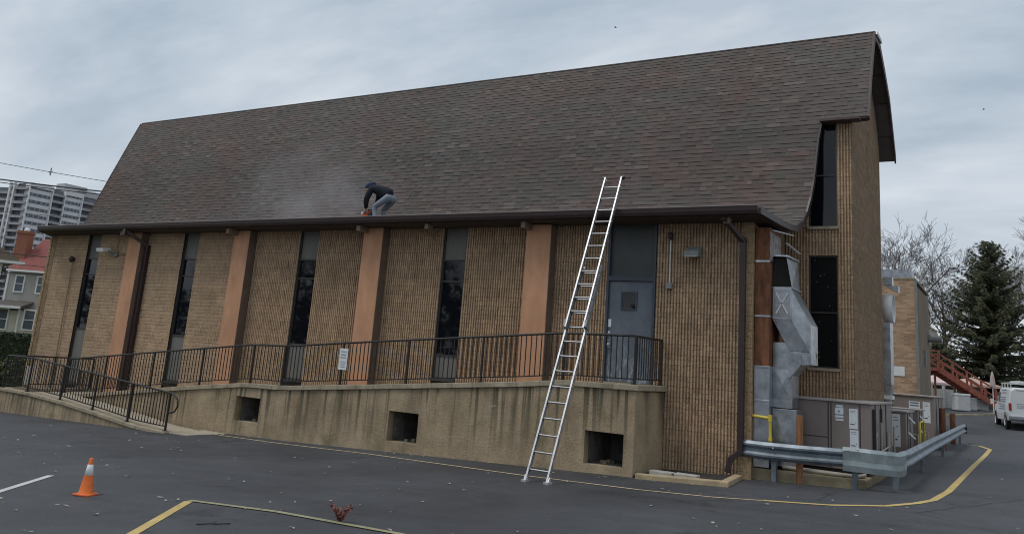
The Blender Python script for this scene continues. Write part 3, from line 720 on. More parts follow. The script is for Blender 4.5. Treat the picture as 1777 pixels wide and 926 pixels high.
mb = MB(); mb.tube([(-12.9, -2.72, 1.053), (-12.75, -2.72, 1.03), (-12.6, -2.72, .93), (-12.56, -2.72, .78), (-12.64, -2.72, .65), (-12.76, -2.72, .61), (-12.87, -2.72, .62)], .02, 8); obj('end_loop', mb, 'black_iron', rl)
railing('end_railing', 'short black iron railing across the left end of the turning platform, with a white notice', [(-19.93, -2.62), (-19.93, -.1)], lambda x, y: .63, lambda x, y: 1.50, [(-19.93, -1.35), (-19.93, -.12)])
# notices
def notice(label, c, ux, w_, h_):
    t_ = thing('notice_sign', label, 'sign', c, 0, 'white notices on the railings')
    ux = Vector(ux).normalized(); n_ = Vector((0, 0, 1)).cross(ux) * -1
    mb = MB(); mb.obox(c, ux * w_ / 2, n_ * .004, Vector((0, 0, h_ / 2))); obj('board', mb, 'white_plastic', t_)
    mb = MB(); z = c[2] + h_ / 2
    for k, (o, a, b) in enumerate(((.07, .7, .022), (.14, .6, .03), (.20, .72, .022), (.29, .65, .014), (.33, .7, .014), (.37, .5, .014), (.41, .6, .014))):
        if o < h_ - .04: mb.obox(Vector(c) + Vector((0, 0, h_ / 2 - o)) - n_ * -.0065, ux * w_ * a / 2, n_ * .001, Vector((0, 0, b / 2)))
    pieces('lettering_line', mb, mat('notice_ink', (.25, .30, .38), .6), t_)
notice('white notice sign fixed to the railing near the orange pilaster in mid facade', (-8.80, -1.455, 2.14), (1, 0, 0), .24, .47)
notice('white notice sign on the end railing at the far left of the ramp', (-19.90, -2.05, .98), (.35, -1, 0), .28, .52)

# ------------------------------------------------------------------ ladder
lad = thing('extension_ladder', 'long aluminium extension ladder leaning on the gutter beside the door', 'ladder', (-2.53, -3.59, .475))
A0 = Vector((-2.735, -3.58, .50)); B0 = Vector((-2.31, -3.60, .50)); A1 = Vector((-3.015, -.45, 6.26)); B1 = Vector((-2.585, -.45, 6.26))
dr = (A1 - A0).normalized(); acr = (B0 - A0).normalized(); nrm = acr.cross(dr).normalized()     # towards the building? 
if nrm.y > 0: nrm = -nrm
LL = (A1 - A0).length
for nm, s0, s1, off, ins in (('base_section', 0, .66, .035, 0.), ('fly_section', .44, 1., -.035, .018)):
    for P0, P1, sg in ((A0, A1, 1), (B0, B1, -1)):
        mb = MB(); a = P0.lerp(P1, s0) + acr * ins * sg + nrm * off * -1; b = P0.lerp(P1, s1) + acr * ins * sg + nrm * off * -1
        mb.bar(a, b, .006, .066, up=nrm); 
        for e in (-1, 1): mb.bar(a + nrm * .032 * e + acr * .011 * sg, b + nrm * .032 * e + acr * .013 * sg, .032, .006, up=nrm)
        obj('side_rail', mb, 'aluminium', lad)
for k in range(21):
    u = (k * .3048 + .20) / LL
    if u > .985: break
    offs = [.035] if u < .45 else ([-.035] if u > .64 else [.035, -.035])
    for of in offs:
        mb = MB(); a = A0.lerp(A1, u) - nrm * of; b = B0.lerp(B1, u) - nrm * of; mb.tube([a, b], .017, 8); obj('rung', mb, 'aluminium', lad)
for P0, P1 in ((A0, A1), (B0, B1)):
    mb = MB(); c = P0 - nrm * .035; mb.obox((c.x, c.y - .0, gz(c.x, c.y) + .018), (.045, 0, 0), (0, .075, 0), (0, 0, .016)); mb.bar((c.x, c.y, gz(c.x, c.y) + .02), c + dr * .10, .05, .05, up=nrm); obj('foot', mb, 'aluminium_dull', lad)
    mb = MB(); c = P1 + nrm * .035; mb.bar(c - dr * .03, c + dr * .035, .034, .075, up=nrm); obj('end_cap', mb, 'black_iron', lad)
    mb = MB(); c = P0.lerp(P1, .455); mb.bar(c - dr * .08, c + dr * .07, .05, .14, up=nrm); obj('rung_lock', mb, 'grey_fixture', lad)
mb = MB(); c = B0.lerp(B1, .22); 
for k in range(9): 
    c = B0.lerp(B1, .05 + .034 * k) + acr * .005 - nrm * .035; mb.bar(c, c + dr * .14, .002, .045, up=nrm)
obj('warning_label', mb, mat('label_red', (.30, .05, .06), .6, var=.5, scale=20, col2=(.5, .45, .42)), lad)

# ------------------------------------------------------------------ fixtures on the wall
t_ = thing('wall_light', 'grey square floodlight on the block wall right of the door', 'light', (-1.15, -.02, 4.7))
mb = MB(); mb.box(-1.22, -1.08, -.05, -.001, 4.70, 4.86); obj('back_box', mb, 'grey_fixture', t_)
mb = MB(); mb.prism([(-.30, 4.66), (-.30, 4.76), (-.05, 4.88), (-.05, 4.70)], -1.30, -1.0, 'x'); obj('housing', mb, 'grey_fixture', t_, bevel=.008)
mb = MB(); mb.add([(-1.28, -.303, 4.645), (-1.02, -.303, 4.645), (-1.02, -.07, 4.69), (-1.28, -.07, 4.69)], [(0, 1, 2, 3)]); mb.prism([(-.302, 4.645), (-.302, 4.66), (-.07, 4.70), (-.07, 4.685)], -1.28, -1.02, 'x'); obj('lens', mb, 'lens', t_)
t_ = thing('wall_light', 'white floodlight on an arm between the first window and first pilaster', 'light', (-19.9, -.02, 4.7))
mb = MB(); mb.obox((-20.15, -.32, 4.83), (.17, 0, 0), (0, .14, .03), (0, -.02, .055)); obj('housing', mb, 'white_plastic', t_, bevel=.02)
mb = MB(); mb.tube([(-20.0, -.28, 4.80), (-19.93, -.1, 4.76), (-19.9, -.01, 4.75)], .025, 8); mb.box(-19.98, -19.82, -.06, -.001, 4.66, 4.82); obj('arm', mb, 'grey_fixture', t_)
mb = MB(); mb.tube([(-19.83, -.03, 4.74), (-19.13, -.03, 4.72)], .012, 6); mb.tube([(-19.92, -.03, 4.8), (-19.92, -.03, 5.36)], .012, 6); obj('conduit', mb, 'conduit_tan', t_)
t_ = thing('electrical_conduit', 'white vertical conduit ending in a small grey junction box beside the door', 'conduit', (-1.67, -.02, 4.1))
mb = MB(); mb.tube([(-1.67, -.03, 4.12), (-1.67, -.03, 5.02)], .014, 8); obj('pipe', mb, 'white_plastic', t_)
mb = MB(); mb.box(-1.74, -1.61, -.075, -.001, 4.03, 4.15); mb.bar((-1.61, -.04, 4.12), (-1.57, -.04, 4.14), .02, .02); obj('junction_box', mb, 'grey_fixture', t_, bevel=.006)
mb = MB(); mb.lathe([(0, .08), (.05, .06), (.06, 0), (.04, -.07), (0, -.08)], (-1.66, -.07, 5.10), 12); obj('head', mb, 'brown_metal', t_)
t_ = thing('vent_pipe', 'thin tan vent pipe with a dark cap up the wall near the left corner', 'pipe', (-22.06, -.03, .8))
mb = MB(); mb.tube([(-22.05, -.05, .8), (-22.12, -.05, 4.5)], .022, 8); obj('pipe', mb, 'conduit_tan', t_)
mb = MB(); mb.lathe([(.0, .10), (.09, .06), (.10, 0), (.05, -.08), (.03, -.1)], (-22.15, -.07, 4.56), 12); obj('cap', mb, 'brown_metal', t_)

# ------------------------------------------------------------------ kerb, loose blocks, pad
def kerb(mb, pts, w_, h_, base=.0):
    for (x0, y0), (x1, y1) in zip(pts, pts[1:]):
        z0, z1 = gz(x0, y0) + base, gz(x1, y1) + base; d = Vector((x1 - x0, y1 - y0, 0)).normalized(); n_ = Vector((-d.y, d.x, 0)) * w_ / 2
        a, b = Vector((x0, y0, z0)), Vector((x1, y1, z1)); up = Vector((0, 0, h_)); dn = Vector((0, 0, -.15))
        v = [a - n_ + dn, a + n_ + dn, b + n_ + dn, b - n_ + dn, a - n_ + up, a + n_ + up, b + n_ + up, b - n_ + up]
        mb.add(v, [(0, 3, 2, 1), (4, 5, 6, 7), (0, 1, 5, 4), (2, 3, 7, 6), (0, 4, 7, 3), (1, 2, 6, 5)])
mb = MB(); kerb(mb, [(-1.60, -1.58), (-.12, -1.42)], .15, .09); kerb(mb, [(-.055, -1.50), (-.19, -.15)], .15, .088)
tag(obj('kerb', mb, 'curb', bevel=.02), 'tan concrete kerb edging the dark bed below the downspout corner', 'kerb')
mb = MB(); mb.add([(-1.68, -1.5, .56), (-.15, -1.36, .60), (-.2, -.03, .62), (-1.68, -.03, .57)], [(0, 1, 2, 3)]); tag(obj('planting_bed', mb, 'soil'), kind='structure')
for x0, dz, la in ((-1.47, 0, 'left of two grey concrete blocks lying in the bed behind the kerb'), (-1.02, .004, 'right of two grey concrete blocks lying in the bed behind the kerb')):
    mb = MB(); mb.box(x0, x0 + .42, -1.30 + dz * 9, -1.10 + dz * 9, .57 + dz, .66 + dz); tag(obj('concrete_block', mb, 'block_loose', bevel=.012), la, 'block', 'loose concrete blocks in the bed')
mb = MB(); mb.prism([(-.10, .12), (1.75, .12), (1.93, .3), (1.95, 4.4), (-.10, 4.4)], .3, .80, 'z')
tag(obj('equipment_pad', mb, 'pad', bevel=.03), 'mossy concrete pad carrying the nearest tall air handling unit', 'pad')
mb = MB(); mb.prism([(0, 5.4), (2.08, 5.4), (2.08, 17.2), (0, 17.2)], .4, .80, 'z')
tag(obj('equipment_pad', mb, 'pad', bevel=.02), 'long concrete pad under the farther condensers beside the guardrail', 'pad')

# ------------------------------------------------------------------ HVAC units
def hvac(label, x0, x1, y0, y1, z0, z1, seams=(), labels=(), pipes=False, big=True):
    t_ = thing('hvac_unit', label, 'air conditioner', ((x0 + x1) / 2, (y0 + y1) / 2, z0), 0, 'brown rooftop-style HVAC units on pads')
    mb = MB(); mb.box(x0, x1, y0, y1, z0 + .08, z1 - .035); cab = obj('cabinet', mb, 'hvac', t_, bevel=.008)
    mb = MB(); mb.box(x0 - .03, x1 + .04, y0 - .04, y1 + .03, z1 - .035, z1); obj('top_cover', mb, 'hvac_top', t_, bevel=.005)
    mb = MB(); mb.box(x0 + .05, x1 - .05, y0 + .05, y1 - .05, z0, z0 + .08); obj('base_rail', mb, 'hvac_dark', t_)
    mb = MB()
    for s in seams:
        if s[0] == 'v': mb.box(s[1], s[1] + .018, y0 - .006, y0 + .001, z0 + .1, z1 - .05)
        else: mb.box(s[2], s[3], y0 - .006, y0 + .001, s[1], s[1] + .014)
    n_ = 3 if big else 2
    for k in range(1, n_ + 1):
        yy = y0 + (y1 - y0) * k / (n_ + 1) - .25; mb.box(x1 - .001, x1 + .012, yy, yy + .05, z0 + .1, z1 - .05)
    pieces('panel_seam', mb, 'hvac_dark', t_)
    for (a, b, c, d, rows) in labels:
        mb = MB(); mb.box(a, b, y0 - .004, y0 + .001, c, d); l_ = obj('rating_label', mb, 'label', t_)
        mb = MB()
        for (u, v_, w_, h_) in rows: mb.box(lerp(a, b, u), lerp(a, b, u + w_), y0 - .0055, y0 - .004, lerp(c, d, v_), lerp(c, d, v_ + h_))
        if rows: obj('print', mb, 'label_mark', l_)
    return t_
pr = [(.15, .2, .5, .05), (.15, .88, .6, .02), (.15, .8, .6, .02), (.7, .3, .1, .04)]
h1 = hvac('largest brown HVAC cabinet nearest the guardrail corner, two white labels on its front', .49, 1.93, 1.0, 4.0, .80, 2.12,
     seams=[('v', 1.17), ('v', 1.22), ('v', 1.73), ('h', 1.42, .49, 1.17)],
     labels=[(1.55, 1.70, 1.62, 1.98, pr), (1.56, 1.71, 1.24, 1.60, pr), (1.30, 1.45, 1.86, 1.98, [(.4, .3, .15, .3)]), (1.30, 1.45, 1.80, 1.84, []), (1.31, 1.45, 1.745, 1.78, []), (1.32, 1.44, 1.99, 2.03, [])])
mb = MB(); mb.tube([(1.97, 1.25, .85), (1.97, 1.25, 1.50), (1.97, 1.35, 1.56)], .028, 8); mb.tube([(1.99, 1.9, .85), (1.99, 1.9, 1.75)], .02, 8); mb.tube([(2.02, 2.6, .85), (2.02, 2.6, 1.55)], .03, 8); mb.tube([(2.0, 1.3, 1.2), (2.03, 2.8, 1.28)], .018, 8); mb.tube([(2.05, 3.3, .85), (2.05, 3.3, 1.65)], .022, 8)
obj('service_pipes', mb, 'pvc', h1)
mb = MB(); mb.box(1.94, 1.99, 1.15, 1.23, .9, 2.0); mb.box(1.94, 1.975, 2.15, 2.2, .9, 2.0); pieces('corner_channel', mb, 'hvac_dark', h1)
h2 = hvac('lower brown condenser with a tall white label behind the guardrail corner', 1.1, 2.0, 6.0, 7.6, .80, 1.92, labels=[(1.70, 1.88, 1.10, 1.84, pr + [(.5, .6, .2, .03)]), (1.52, 1.66, 1.76, 1.85, [(.1, .2, .4, .5)])], big=False)
h3 = hvac('second lower brown condenser beyond the yellow gas riser', 1.1, 2.02, 8.7, 10.2, .80, 1.93, labels=[], big=False)
for hh_, yy in ((h2, 6.5), (h3, 9.1)):
    mb = MB()
    for z in (1.72, 1.36): mb.bar((2.0, yy, z + .06), (2.12, yy + .2, z - .08), .03, .04)
    pieces('hail_guard_bar', mb, 'white_plastic', hh_)
    mb = MB(); mb.tube([(2.02, yy + .9, 1.35), (2.12, yy + .9, 1.35), (2.12, yy + .9, .85)], .02, 8); obj('refrigerant_line', mb, 'pvc', hh_)
hvac('farthest long dark HVAC cabinet below the tan brick annexe with white and green labels', -.6, 2.1, 12.6, 16.6, .80, 2.29, seams=[('v', .95)], labels=[(1.42, 1.72, 1.75, 2.10, [(.1, .3, .8, .12), (.1, .6, .8, .1), (.1, .82, .8, .1)]), (1.80, 2.0, 1.50, 2.10, pr)])
for k, (x, y) in enumerate(((2.25, 13.6), (2.33, 16.9))):
    mb = MB(); mb.tube([(x, y, .6), (x, y, 1.95 if k == 0 else 1.75)], .09, 10)
    tag(obj('steel_bollard', mb, 'rust'), ['rusty red steel bollard in front of the farthest HVAC cabinet', 'rusty red steel bollard near the far end of the guardrail'][k], 'bollard', 'rusty bollards by the equipment')
mb = MB(); mb.tube([(2.1, 8.15, .85), (2.1, 8.15, 1.62), (2.16, 8.3, 1.66), (2.16, 8.5, 1.62), (2.16, 8.5, 1.0)], .03, 8); tag(obj('gas_riser', mb, 'gas_yellow'), 'yellow gas riser pipe bent over between the two condensers', 'pipe')
mb = MB(); mb.tube([(.0, .07, 1.72), (.33, .05, 1.70)], .028, 10); mb.tube([(.33, .05, 1.73), (.335, .06, 1.3), (.335, .07, 1.0)], .028, 10); mb.tube([(.33, .05, 1.76), (.33, .05, 1.64)], .038, 10); mb.tube([(.335, .06, 1.36), (.335, .06, 1.30)], .038, 10)
tag(obj('gas_pipe', mb, 'gas_yellow'), 'yellow gas pipe elbow at the church corner above the guardrail', 'pipe')
mb = MB()
for dy, r_ in ((.30, .035), (.42, .03)): mb.tube([(.5, dy, .85), (1.4, dy + .02, .84), (1.75, dy + .1, .83), (1.84, dy + .4, .84)], r_, 8)
tag(obj('floor_pipes', mb, 'pvc'), 'grey pipes lying along the pad under the near HVAC cabinet', 'pipe')

# ------------------------------------------------------------------ duct work at the corner
dc = thing('air_duct', 'rusty and galvanised sheet-metal ductwork climbing the corner of the church', 'duct', (.4, .8, .8))
mb = MB(); mb.box(.012, .29, .10, .95, 2.64, 5.28); obj('rusty_duct', mb, 'rust', dc, bevel=.006)
mb = MB(); mb.box(.292, .30, .1, .94, 4.62, 5.20); obj('flaked_side', mb, 'rust_flaked', dc)
mb = MB()
for z in (3.55, 4.60): mb.box(.008, .30, .09, .955, z, z + .035)
pieces('duct_flange', mb, 'galvanised', dc)
mb = MB(); mb.box(.010, .30, .098, .95, .82, 2.60); mb.box(.004, .308, .092, .956, 2.60, 2.64); mb.box(.004, .308, .092, .956, 1.98, 2.02); obj('lower_duct', mb, 'galvanised', dc, bevel=.004)
mb = MB(); mb.box(.31, .75, .30, .90, .86, 1.88); mb.box(.30, .66, .35, .9, 1.9, 3.1); obj('return_duct', mb, 'galvanised', dc, bevel=.004)
mb = MB()                                     # pressed X creases on the panels
def crease(mb, a, b, c, d, y):
    cx_, cz_ = (a + b) / 2, (c + d) / 2
    mb.add([(a, y, c), (b, y, c), (b, y, d), (a, y, d), (cx_, y - .012, cz_)], [(0, 1, 4), (1, 2, 4), (2, 3, 4), (3, 0, 4)])
crease(mb, .33, .73, .90, 1.84, .298); crease(mb, .32, .65, 2.06, 2.6, .348); obj('creased_panel', mb, 'galvanised', dc)
mb = MB(); mb.box(.31, .66, .25, .98, 3.53, 4.12); xb = obj('offset_box', mb, 'galvanised', dc, bevel=.005)
mb = MB(); crease(mb, .33, .64, 3.56, 4.09, .248); obj('creased_front', mb, 'aluminium', xb)
mb = MB()
for a, b in (((.38, 3.63), (.60, 4.03)), ((.38, 4.03), (.60, 3.63))):
    mb.bar((a[0], .235, a[1]), (b[0], .235, b[1]), .022, .024, up=(0, 1, 0))
obj('crease_ridge', mb, 'white_plastic', xb)
mb = MB(); v = [(.31, .3, 4.14), (.66, .3, 4.14), (.66, 1.0, 4.14), (.31, 1.0, 4.14), (.31, .32, 4.74), (.55, .32, 4.74), (.60, 1.1, 4.74), (.31, 1.1, 4.74)]
mb.add(v, [(1, 2, 6, 5), (4, 5, 6, 7), (0, 4, 7, 3), (3, 7, 6, 2)]); obj('open_elbow', mb, 'galvanised', dc)
mb = MB(); mb.add([(.312, .36, 4.14), (.645, .36, 4.14), (.545, .37, 4.735), (.312, .37, 4.735)], [(0, 1, 2, 3)]); obj('mouth_shade', mb, 'painted_shade', dc)  # near-black sheet painting the shade inside the open elbow
mb = MB(); mb.bar((.30, .3, 4.755), (.58, .3, 4.745), .03, .03); mb.bar((.58, .3, 4.745), (.62, 1.1, 4.745), .03, .03); mb.bar((.30, .27, 4.13), (.68, .27, 4.13), .03, .03); mb.bar((.68, .27, 4.13), (.68, 1.0, 4.13), .03, .03); pieces('duct_flange', mb, 'galvanised', dc)
mb = MB()                                     # sloping shoulder: box slides outwards and down
v = [(.31, .26, 3.53), (.66, .26, 3.53), (.66, .98, 3.53), (.31, .98, 3.53), (.62, .30, 2.95), (.98, .30, 2.95), (.98, .98, 2.95), (.62, .98, 2.95)]
mb.add(v, [(0, 1, 5, 4), (3, 7, 6, 2), (0, 4, 7, 3), (1, 2, 6, 5)])
v = [(.661, .26, 4.10), (.661, .98, 4.10), (.661, .98, 3.53), (.661, .26, 3.53), (1.0, .34, 3.45), (1.0, .98, 3.45), (1.0, .98, 2.72), (.985, .34, 2.72)]
mb.add(v, [(0, 1, 5, 4), (4, 5, 6, 7), (0, 4, 7, 3), (3, 7, 6, 2)]); obj('sloping_duct', mb, 'galvanised', dc)
mb = MB(); v = [(.60, .30, 2.945), (.84, .30, 2.945), (.84, .9, 2.945), (.60, .9, 2.945), (.60, .30, 2.42), (.84, .30, 2.72), (.84, .9, 2.72), (.60, .9, 2.42)]
mb.add(v, [(0, 1, 5, 4), (4, 5, 6, 7), (0, 4, 7, 3), (1, 2, 6, 5), (3, 7, 6, 2)]); v = [(.842, .31, 2.94), (1.0, .36, 2.94), (1.0, .9, 2.94), (.842, .9, 2.94), (.842, .31, 2.70), (1.0, .36, 2.72), (1.0, .9, 2.72), (.842, .9, 2.70)]
mb.add(v, [(0, 1, 5, 4), (4, 5, 6, 7), (1, 2, 6, 5)]); obj('drop_box', mb, 'galvanised', dc)
mb = MB(); mb.bar((.34, .12, 5.22), (.55, .9, 5.24), .05, .012); mb.bar((.52, .45, 5.02), (.70, .8, 4.86), .05, .008); obj('loose_flashing', mb, 'white_plastic', dc)

rd = thing('exhaust_duct', 'round galvanised exhaust duct with open mouth at the rear of the tall end wall', 'duct', (1.5, 7.4, .9))
mb = MB(); mb.lathe([(.34, 0), (.37, 0), (.37, .24), (.345, .24), (.34, .05), (0, .05)], (1.40, 7.45, 4.42), 24, 'x'); obj('round_mouth', mb, 'white_plastic', rd)
mb = MB(); mb.box(1.36, 1.58, 7.15, 7.7, 2.5, 4.05); mb.prism([(1.36, 2.5), (1.58, 2.5), (1.50, 1.9), (1.36, 1.9)], 7.2, 7.65, 'y'); obj('square_duct', mb, 'galvanised', rd, bevel=.006)
mb = MB(); mb.box(1.42, 1.64, 7.2, 7.5, 5.0, 5.2); mb.prism([(1.42, 5.0), (1.66, 4.86), (1.78, 4.82), (1.78, 4.98), (1.66, 4.98), (1.42, 5.22)], 7.25, 7.5, 'y'); obj('hood', mb, 'galvanised', rd)
mb = MB(); mb.box(1.2, 1.6, 7.1, 7.5, 2.15, 2.24); obj('duct_shelf', mb, 'white_plastic', rd)

# ------------------------------------------------------------------ guardrail
gr = thing('guardrail', 'battered galvanised guardrail with a patched corner wrapping the equipment', 'guardrail', (2.3, .4, .66))
PR = [(0, .155), (-.03, .15), (-.075, .10), (-.075, .07), (-.02, .02), (-.02, -.02), (-.075, -.07), (-.075, -.10), (-.03, -.15), (0, -.155)]
def wbeam(mb, path, prof_=PR, th=.012):
    """path: (x, y, zc); the humps face the outside (right-hand side of travel)"""
    rows = []
    for i, p in enumerate(path):
        a = Vector(path[max(i - 1, 0)]); b = Vector(path[min(i + 1, len(path) - 1)]); d = (b - a); d.z = 0; d.normalize(); out = Vector((d.y, -d.x, 0))
        rows.append([Vector(p) + out * (-u) + Vector((0, 0, w_)) for u, w_ in prof_] + [Vector(p) + out * (-u - th) + Vector((0, 0, w_)) for u, w_ in prof_[::-1]])
    n_ = len(rows[0]); vs = [q for r_ in rows for q in r_]; fs = []
    for i in range(len(rows) - 1):
        for k in range(n_): k2 = (k + 1) % n_; fs.append((i * n_ + k, i * n_ + k2, (i + 1) * n_ + k2, (i + 1) * n_ + k))
    fs += [tuple(range(n_)), tuple(range((len(rows) - 1) * n_, len(rows) * n_))[::-1]]
    mb.add(vs, fs)
mb = MB(); wbeam(mb, [(-.13, .0, 1.135), (-.05, -.01, 1.13), (.3, -.03, 1.125), (.8, -.03, 1.135), (1.3, -.01, 1.15), (1.9, .06, 1.17)]); obj('front_beam', mb, 'rail_steel', gr)
mb = MB(); wbeam(mb, [(2.44, .50, 1.17), (2.46, 1.5, 1.15), (2.47, 3.5, 1.165), (2.49, 7, 1.19), (2.53, 11, 1.21), (2.58, 17.5, 1.25), (2.60, 18.4, 1.25)]); obj('side_beam', mb, 'rail_steel', gr)
FL = [(-.05, .18), (-.085, .12), (-.08, .05), (-.075, -.04), (-.085, -.12), (-.07, -.22)]
mb = MB(); wbeam(mb, [(1.60, -.0, 1.17), (1.80, .02, 1.17), (2.05, .05, 1.165), (2.28, .11, 1.16), (2.42, .24, 1.15), (2.46, .42, 1.16), (2.47, .62, 1.17)], FL); obj('corner_plate', mb, mat('corner_steel', (.27, .32, .33), .5, metal=.5, var=.3, scale=4, detail=8), gr)
mb = MB(); mb.bar((2.60, 18.4, 1.4), (2.60, 18.5, 1.1), .16, .10); obj('end_shoe', mb, 'black_iron', gr)
for (x, y) in ((.40, .04), (1.77, .10), (2.36, .62), (2.40, 4.93), (2.45, 10.28), (2.50, 17.3)):
    mb = MB(); zt = 1.22 if y > 1 else 1.14; mb.box(x - .04, x + .04, y, y + .012, gz(x, y) - .1, zt); mb.box(x - .04, x - .028, y + .012, y + .13, gz(x, y) - .1, zt); mb.box(x - .04, x + .04, y + .13, y + .142, gz(x, y) - .1, zt); mb.box(x + .02, x + .04, y + .012, y + .13, gz(x, y) - .1, zt)
    obj('post', mb, 'rail_steel', gr)
mb = MB()
for (x, z) in ((.42, 1.19), (1.70, 1.30), (1.86, 1.33), (1.95, 1.29)): mb.lathe([(0, -.02), (.012, -.018), (.016, 0)], (x, -.10, z), 8, 'y')
pieces('bolt_head', mb, 'aluminium_dull', gr)
mb = MB(); mb.tube([(.83, .16, .5), (.84, .14, 1.80)], .062, 12); tag(obj('wooden_post', mb, 'wood_post'), 'round brown wooden post standing behind the front run of guardrail', 'post')

# ------------------------------------------------------------------ traffic cone
cx0, cy0 = -5.92, -9.22; cz0 = gz(cx0, cy0)
cn = thing('traffic_cone', 'orange traffic cone with a white band standing alone on the asphalt', 'cone', (cx0, cy0, cz0), .35)
cn.scale = (.64, .64, .64); WM[cn] = WM[cn] @ Matrix.Scale(.64, 4)
def cr_(h): return lerp(.135, .032, (h - .035) / .665)
mb = MB(); mb.lathe([(.155, .03), (cr_(.05), .055), (cr_(.38), .38)], (0, 0, 0), 28); obj('cone_body', mb, 'cone_orange', cn, local=True); mb = MB(); mb.lathe([(cr_(.58), .58), (cr_(.685), .685), (.026, .70), (0, .70)], (0, 0, 0), 28); obj('cone_tip', mb, 'cone_orange', cn, local=True)
mb = MB(); mb.lathe([(cr_(.38), .38), (cr_(.38) + .002, .381), (cr_(.58) + .002, .579), (cr_(.58), .58)], (0, 0, 0), 28); obj('reflective_band', mb, 'cone_white', cn, local=True)
mb = MB(); mb.prism([(-.19, -.14), (-.14, -.19), (.14, -.19), (.19, -.14), (.19, .14), (.14, .19), (-.14, .19), (-.19, .14)], .004, .034, 'z'); obj('base', mb, 'cone_base', cn, local=True, bevel=.008)

# ------------------------------------------------------------------ weed, twig, leaves
mb = MB(); sb = MB(); c0 = Vector((-2.37, -8.45, gz(-2.37, -8.45)))
for k in range(7):
    a = k * .9 + random.random(); ln = random.uniform(.12, .24); p = c0.copy(); d = Vector((math.cos(a) * .38, math.sin(a) * .3, 1)).normalized(); pts = [p.copy()]
    for q in range(5):
        p = p + d * ln / 5; d = (d + Vector((math.cos(a) * .14, math.sin(a) * .1, -.05))).normalized(); pts.append(p.copy())
        for r_ in range(8):
            e = Vector((random.uniform(-1, 1), random.uniform(-1, 1), random.uniform(-.6, .8))).normalized() * random.uniform(.022, .042); s_ = e.orthogonal().normalized() * .015
            mb.add([p, p + e * .5 + s_, p + e, p + e * .5 - s_], [(0, 1, 2, 3)])
    sb.tube(pts, .0025, 4)
wd_ = thing('weed', 'small red-leaved weed growing out of the faded yellow line', 'plant', tuple(c0)); obj('leaves', mb, 'weed_red', wd_); obj('stems', sb, 'weed_red', wd_)
g_ = lambda x, y, o: (x, y, gz(x, y) + o)
mb = MB(); mb.tube([g_(-3.35, -9.62, .008), g_(-3.25, -9.50, .012), g_(-3.2, -9.47, .01), g_(-3.12, -9.36, .012)], .007, 5); mb.tube([g_(-3.24, -9.5, .012), g_(-3.27, -9.42, .02)], .004, 4)
tag(obj('twig', mb, 'wire'), 'short black twig lying inside the yellow parking bay line', 'twig')
mb = MB(); rnd = random.Random(3)
for k in range(330):
    d = rnd.uniform(0, 1) ** .8; x = rnd.uniform(-16, 6.5); y = rnd.uniform(-12.5, -1.9)
    if rnd.random() < .15: x = rnd.uniform(-18, 3); y = -1.65 - rnd.random() * .5
    if x < -12.5 and y > -3.2: continue
    if rnd.random() < .12: x, y = rnd.uniform(2.7, 9), rnd.uniform(-3, 16)
    s_ = rnd.uniform(.018, .048) * (1.3 if rnd.random() < .15 else 1); a = rnd.uniform(0, 6.28); z = gz(x, y) + .008
    pts = []
    for q in range(6): 
        b_ = a + q * math.pi / 3; r_ = s_ * rnd.uniform(.45, 1.0) * (1.4 if q % 3 == 0 else .7); pts.append((x + r_ * math.cos(b_), y + r_ * math.sin(b_), z + rnd.uniform(0, .014)))
    mb.add(pts + [(x, y, z + .006)], [(q, (q + 1) % 6, 6) for q in range(6)])
tag(obj('fallen_leaves', mb, 'leaf_dead'), 'pale fallen leaves scattered over the asphalt', 'leaves', kind='stuff')

# ------------------------------------------------------------------ the worker on the roof
def skinned(name, verts, edges_, radii, mtl, parent, root=0, sub=2):
    me = bpy.data.meshes.new(name + '_s'); me.from_pydata(verts, edges_, []); o = bpy.data.objects.new(name + '_s', me); COL.objects.link(o)
    o.modifiers.new('s', 'SKIN'); sk = me.skin_vertices[0].data
    for i, r_ in enumerate(radii): sk[i].radius = r_ if isinstance(r_, tuple) else (r_, r_); sk[i].use_root = (i == root)
    sm = o.modifiers.new('d', 'SUBSURF'); sm.levels = sub; sm.render_levels = sub
    bpy.context.view_layer.update(); dg = bpy.context.evaluated_depsgraph_get(); me2 = bpy.data.meshes.new_from_object(o.evaluated_get(dg)); me2.name = name
    bpy.data.objects.remove(o)
    if parent is not None: me2.transform(wmat(parent).inverted())
    for p in me2.polygons: p.use_smooth = True
    me2.materials.clear(); me2.materials.append(MATS[mtl]); q = bpy.data.objects.new(name, me2); COL.objects.link(q)
    if parent is not None: q.parent = parent; WM[q] = wmat(parent)
    return q
FZ = 5.47
J = dict(pel=(-9.52, .45, 6.30), sp=(-9.70, .45, 6.42), ch=(-9.95, .45, 6.53), nk=(-10.12, .45, 6.56), hd=(-10.27, .45, 6.55), hf=(-10.36, .45, 6.50),
         shL=(-10.03, .27, 6.50), shR=(-10.03, .63, 6.50), elL=(-10.13, .22, 6.22), elR=(-10.10, .66, 6.20), wrL=(-10.20, .33, 5.98), wrR=(-10.16, .56, 5.97),
         hpL=(-9.52, .33, 6.24), hpR=(-9.50, .57, 6.24), knL=(-9.90, .30, 6.02), knR=(-9.86, .62, 5.98), anL=(-9.78, .30, FZ + .09), anR=(-9.66, .62, FZ + .09), ftL=(-9.95, .30, FZ + .04), ftR=(-9.83, .62, FZ + .04))
names = list(J); V = [J[n_] for n_ in names]; I = {n_: i for i, n_ in enumerate(names)}
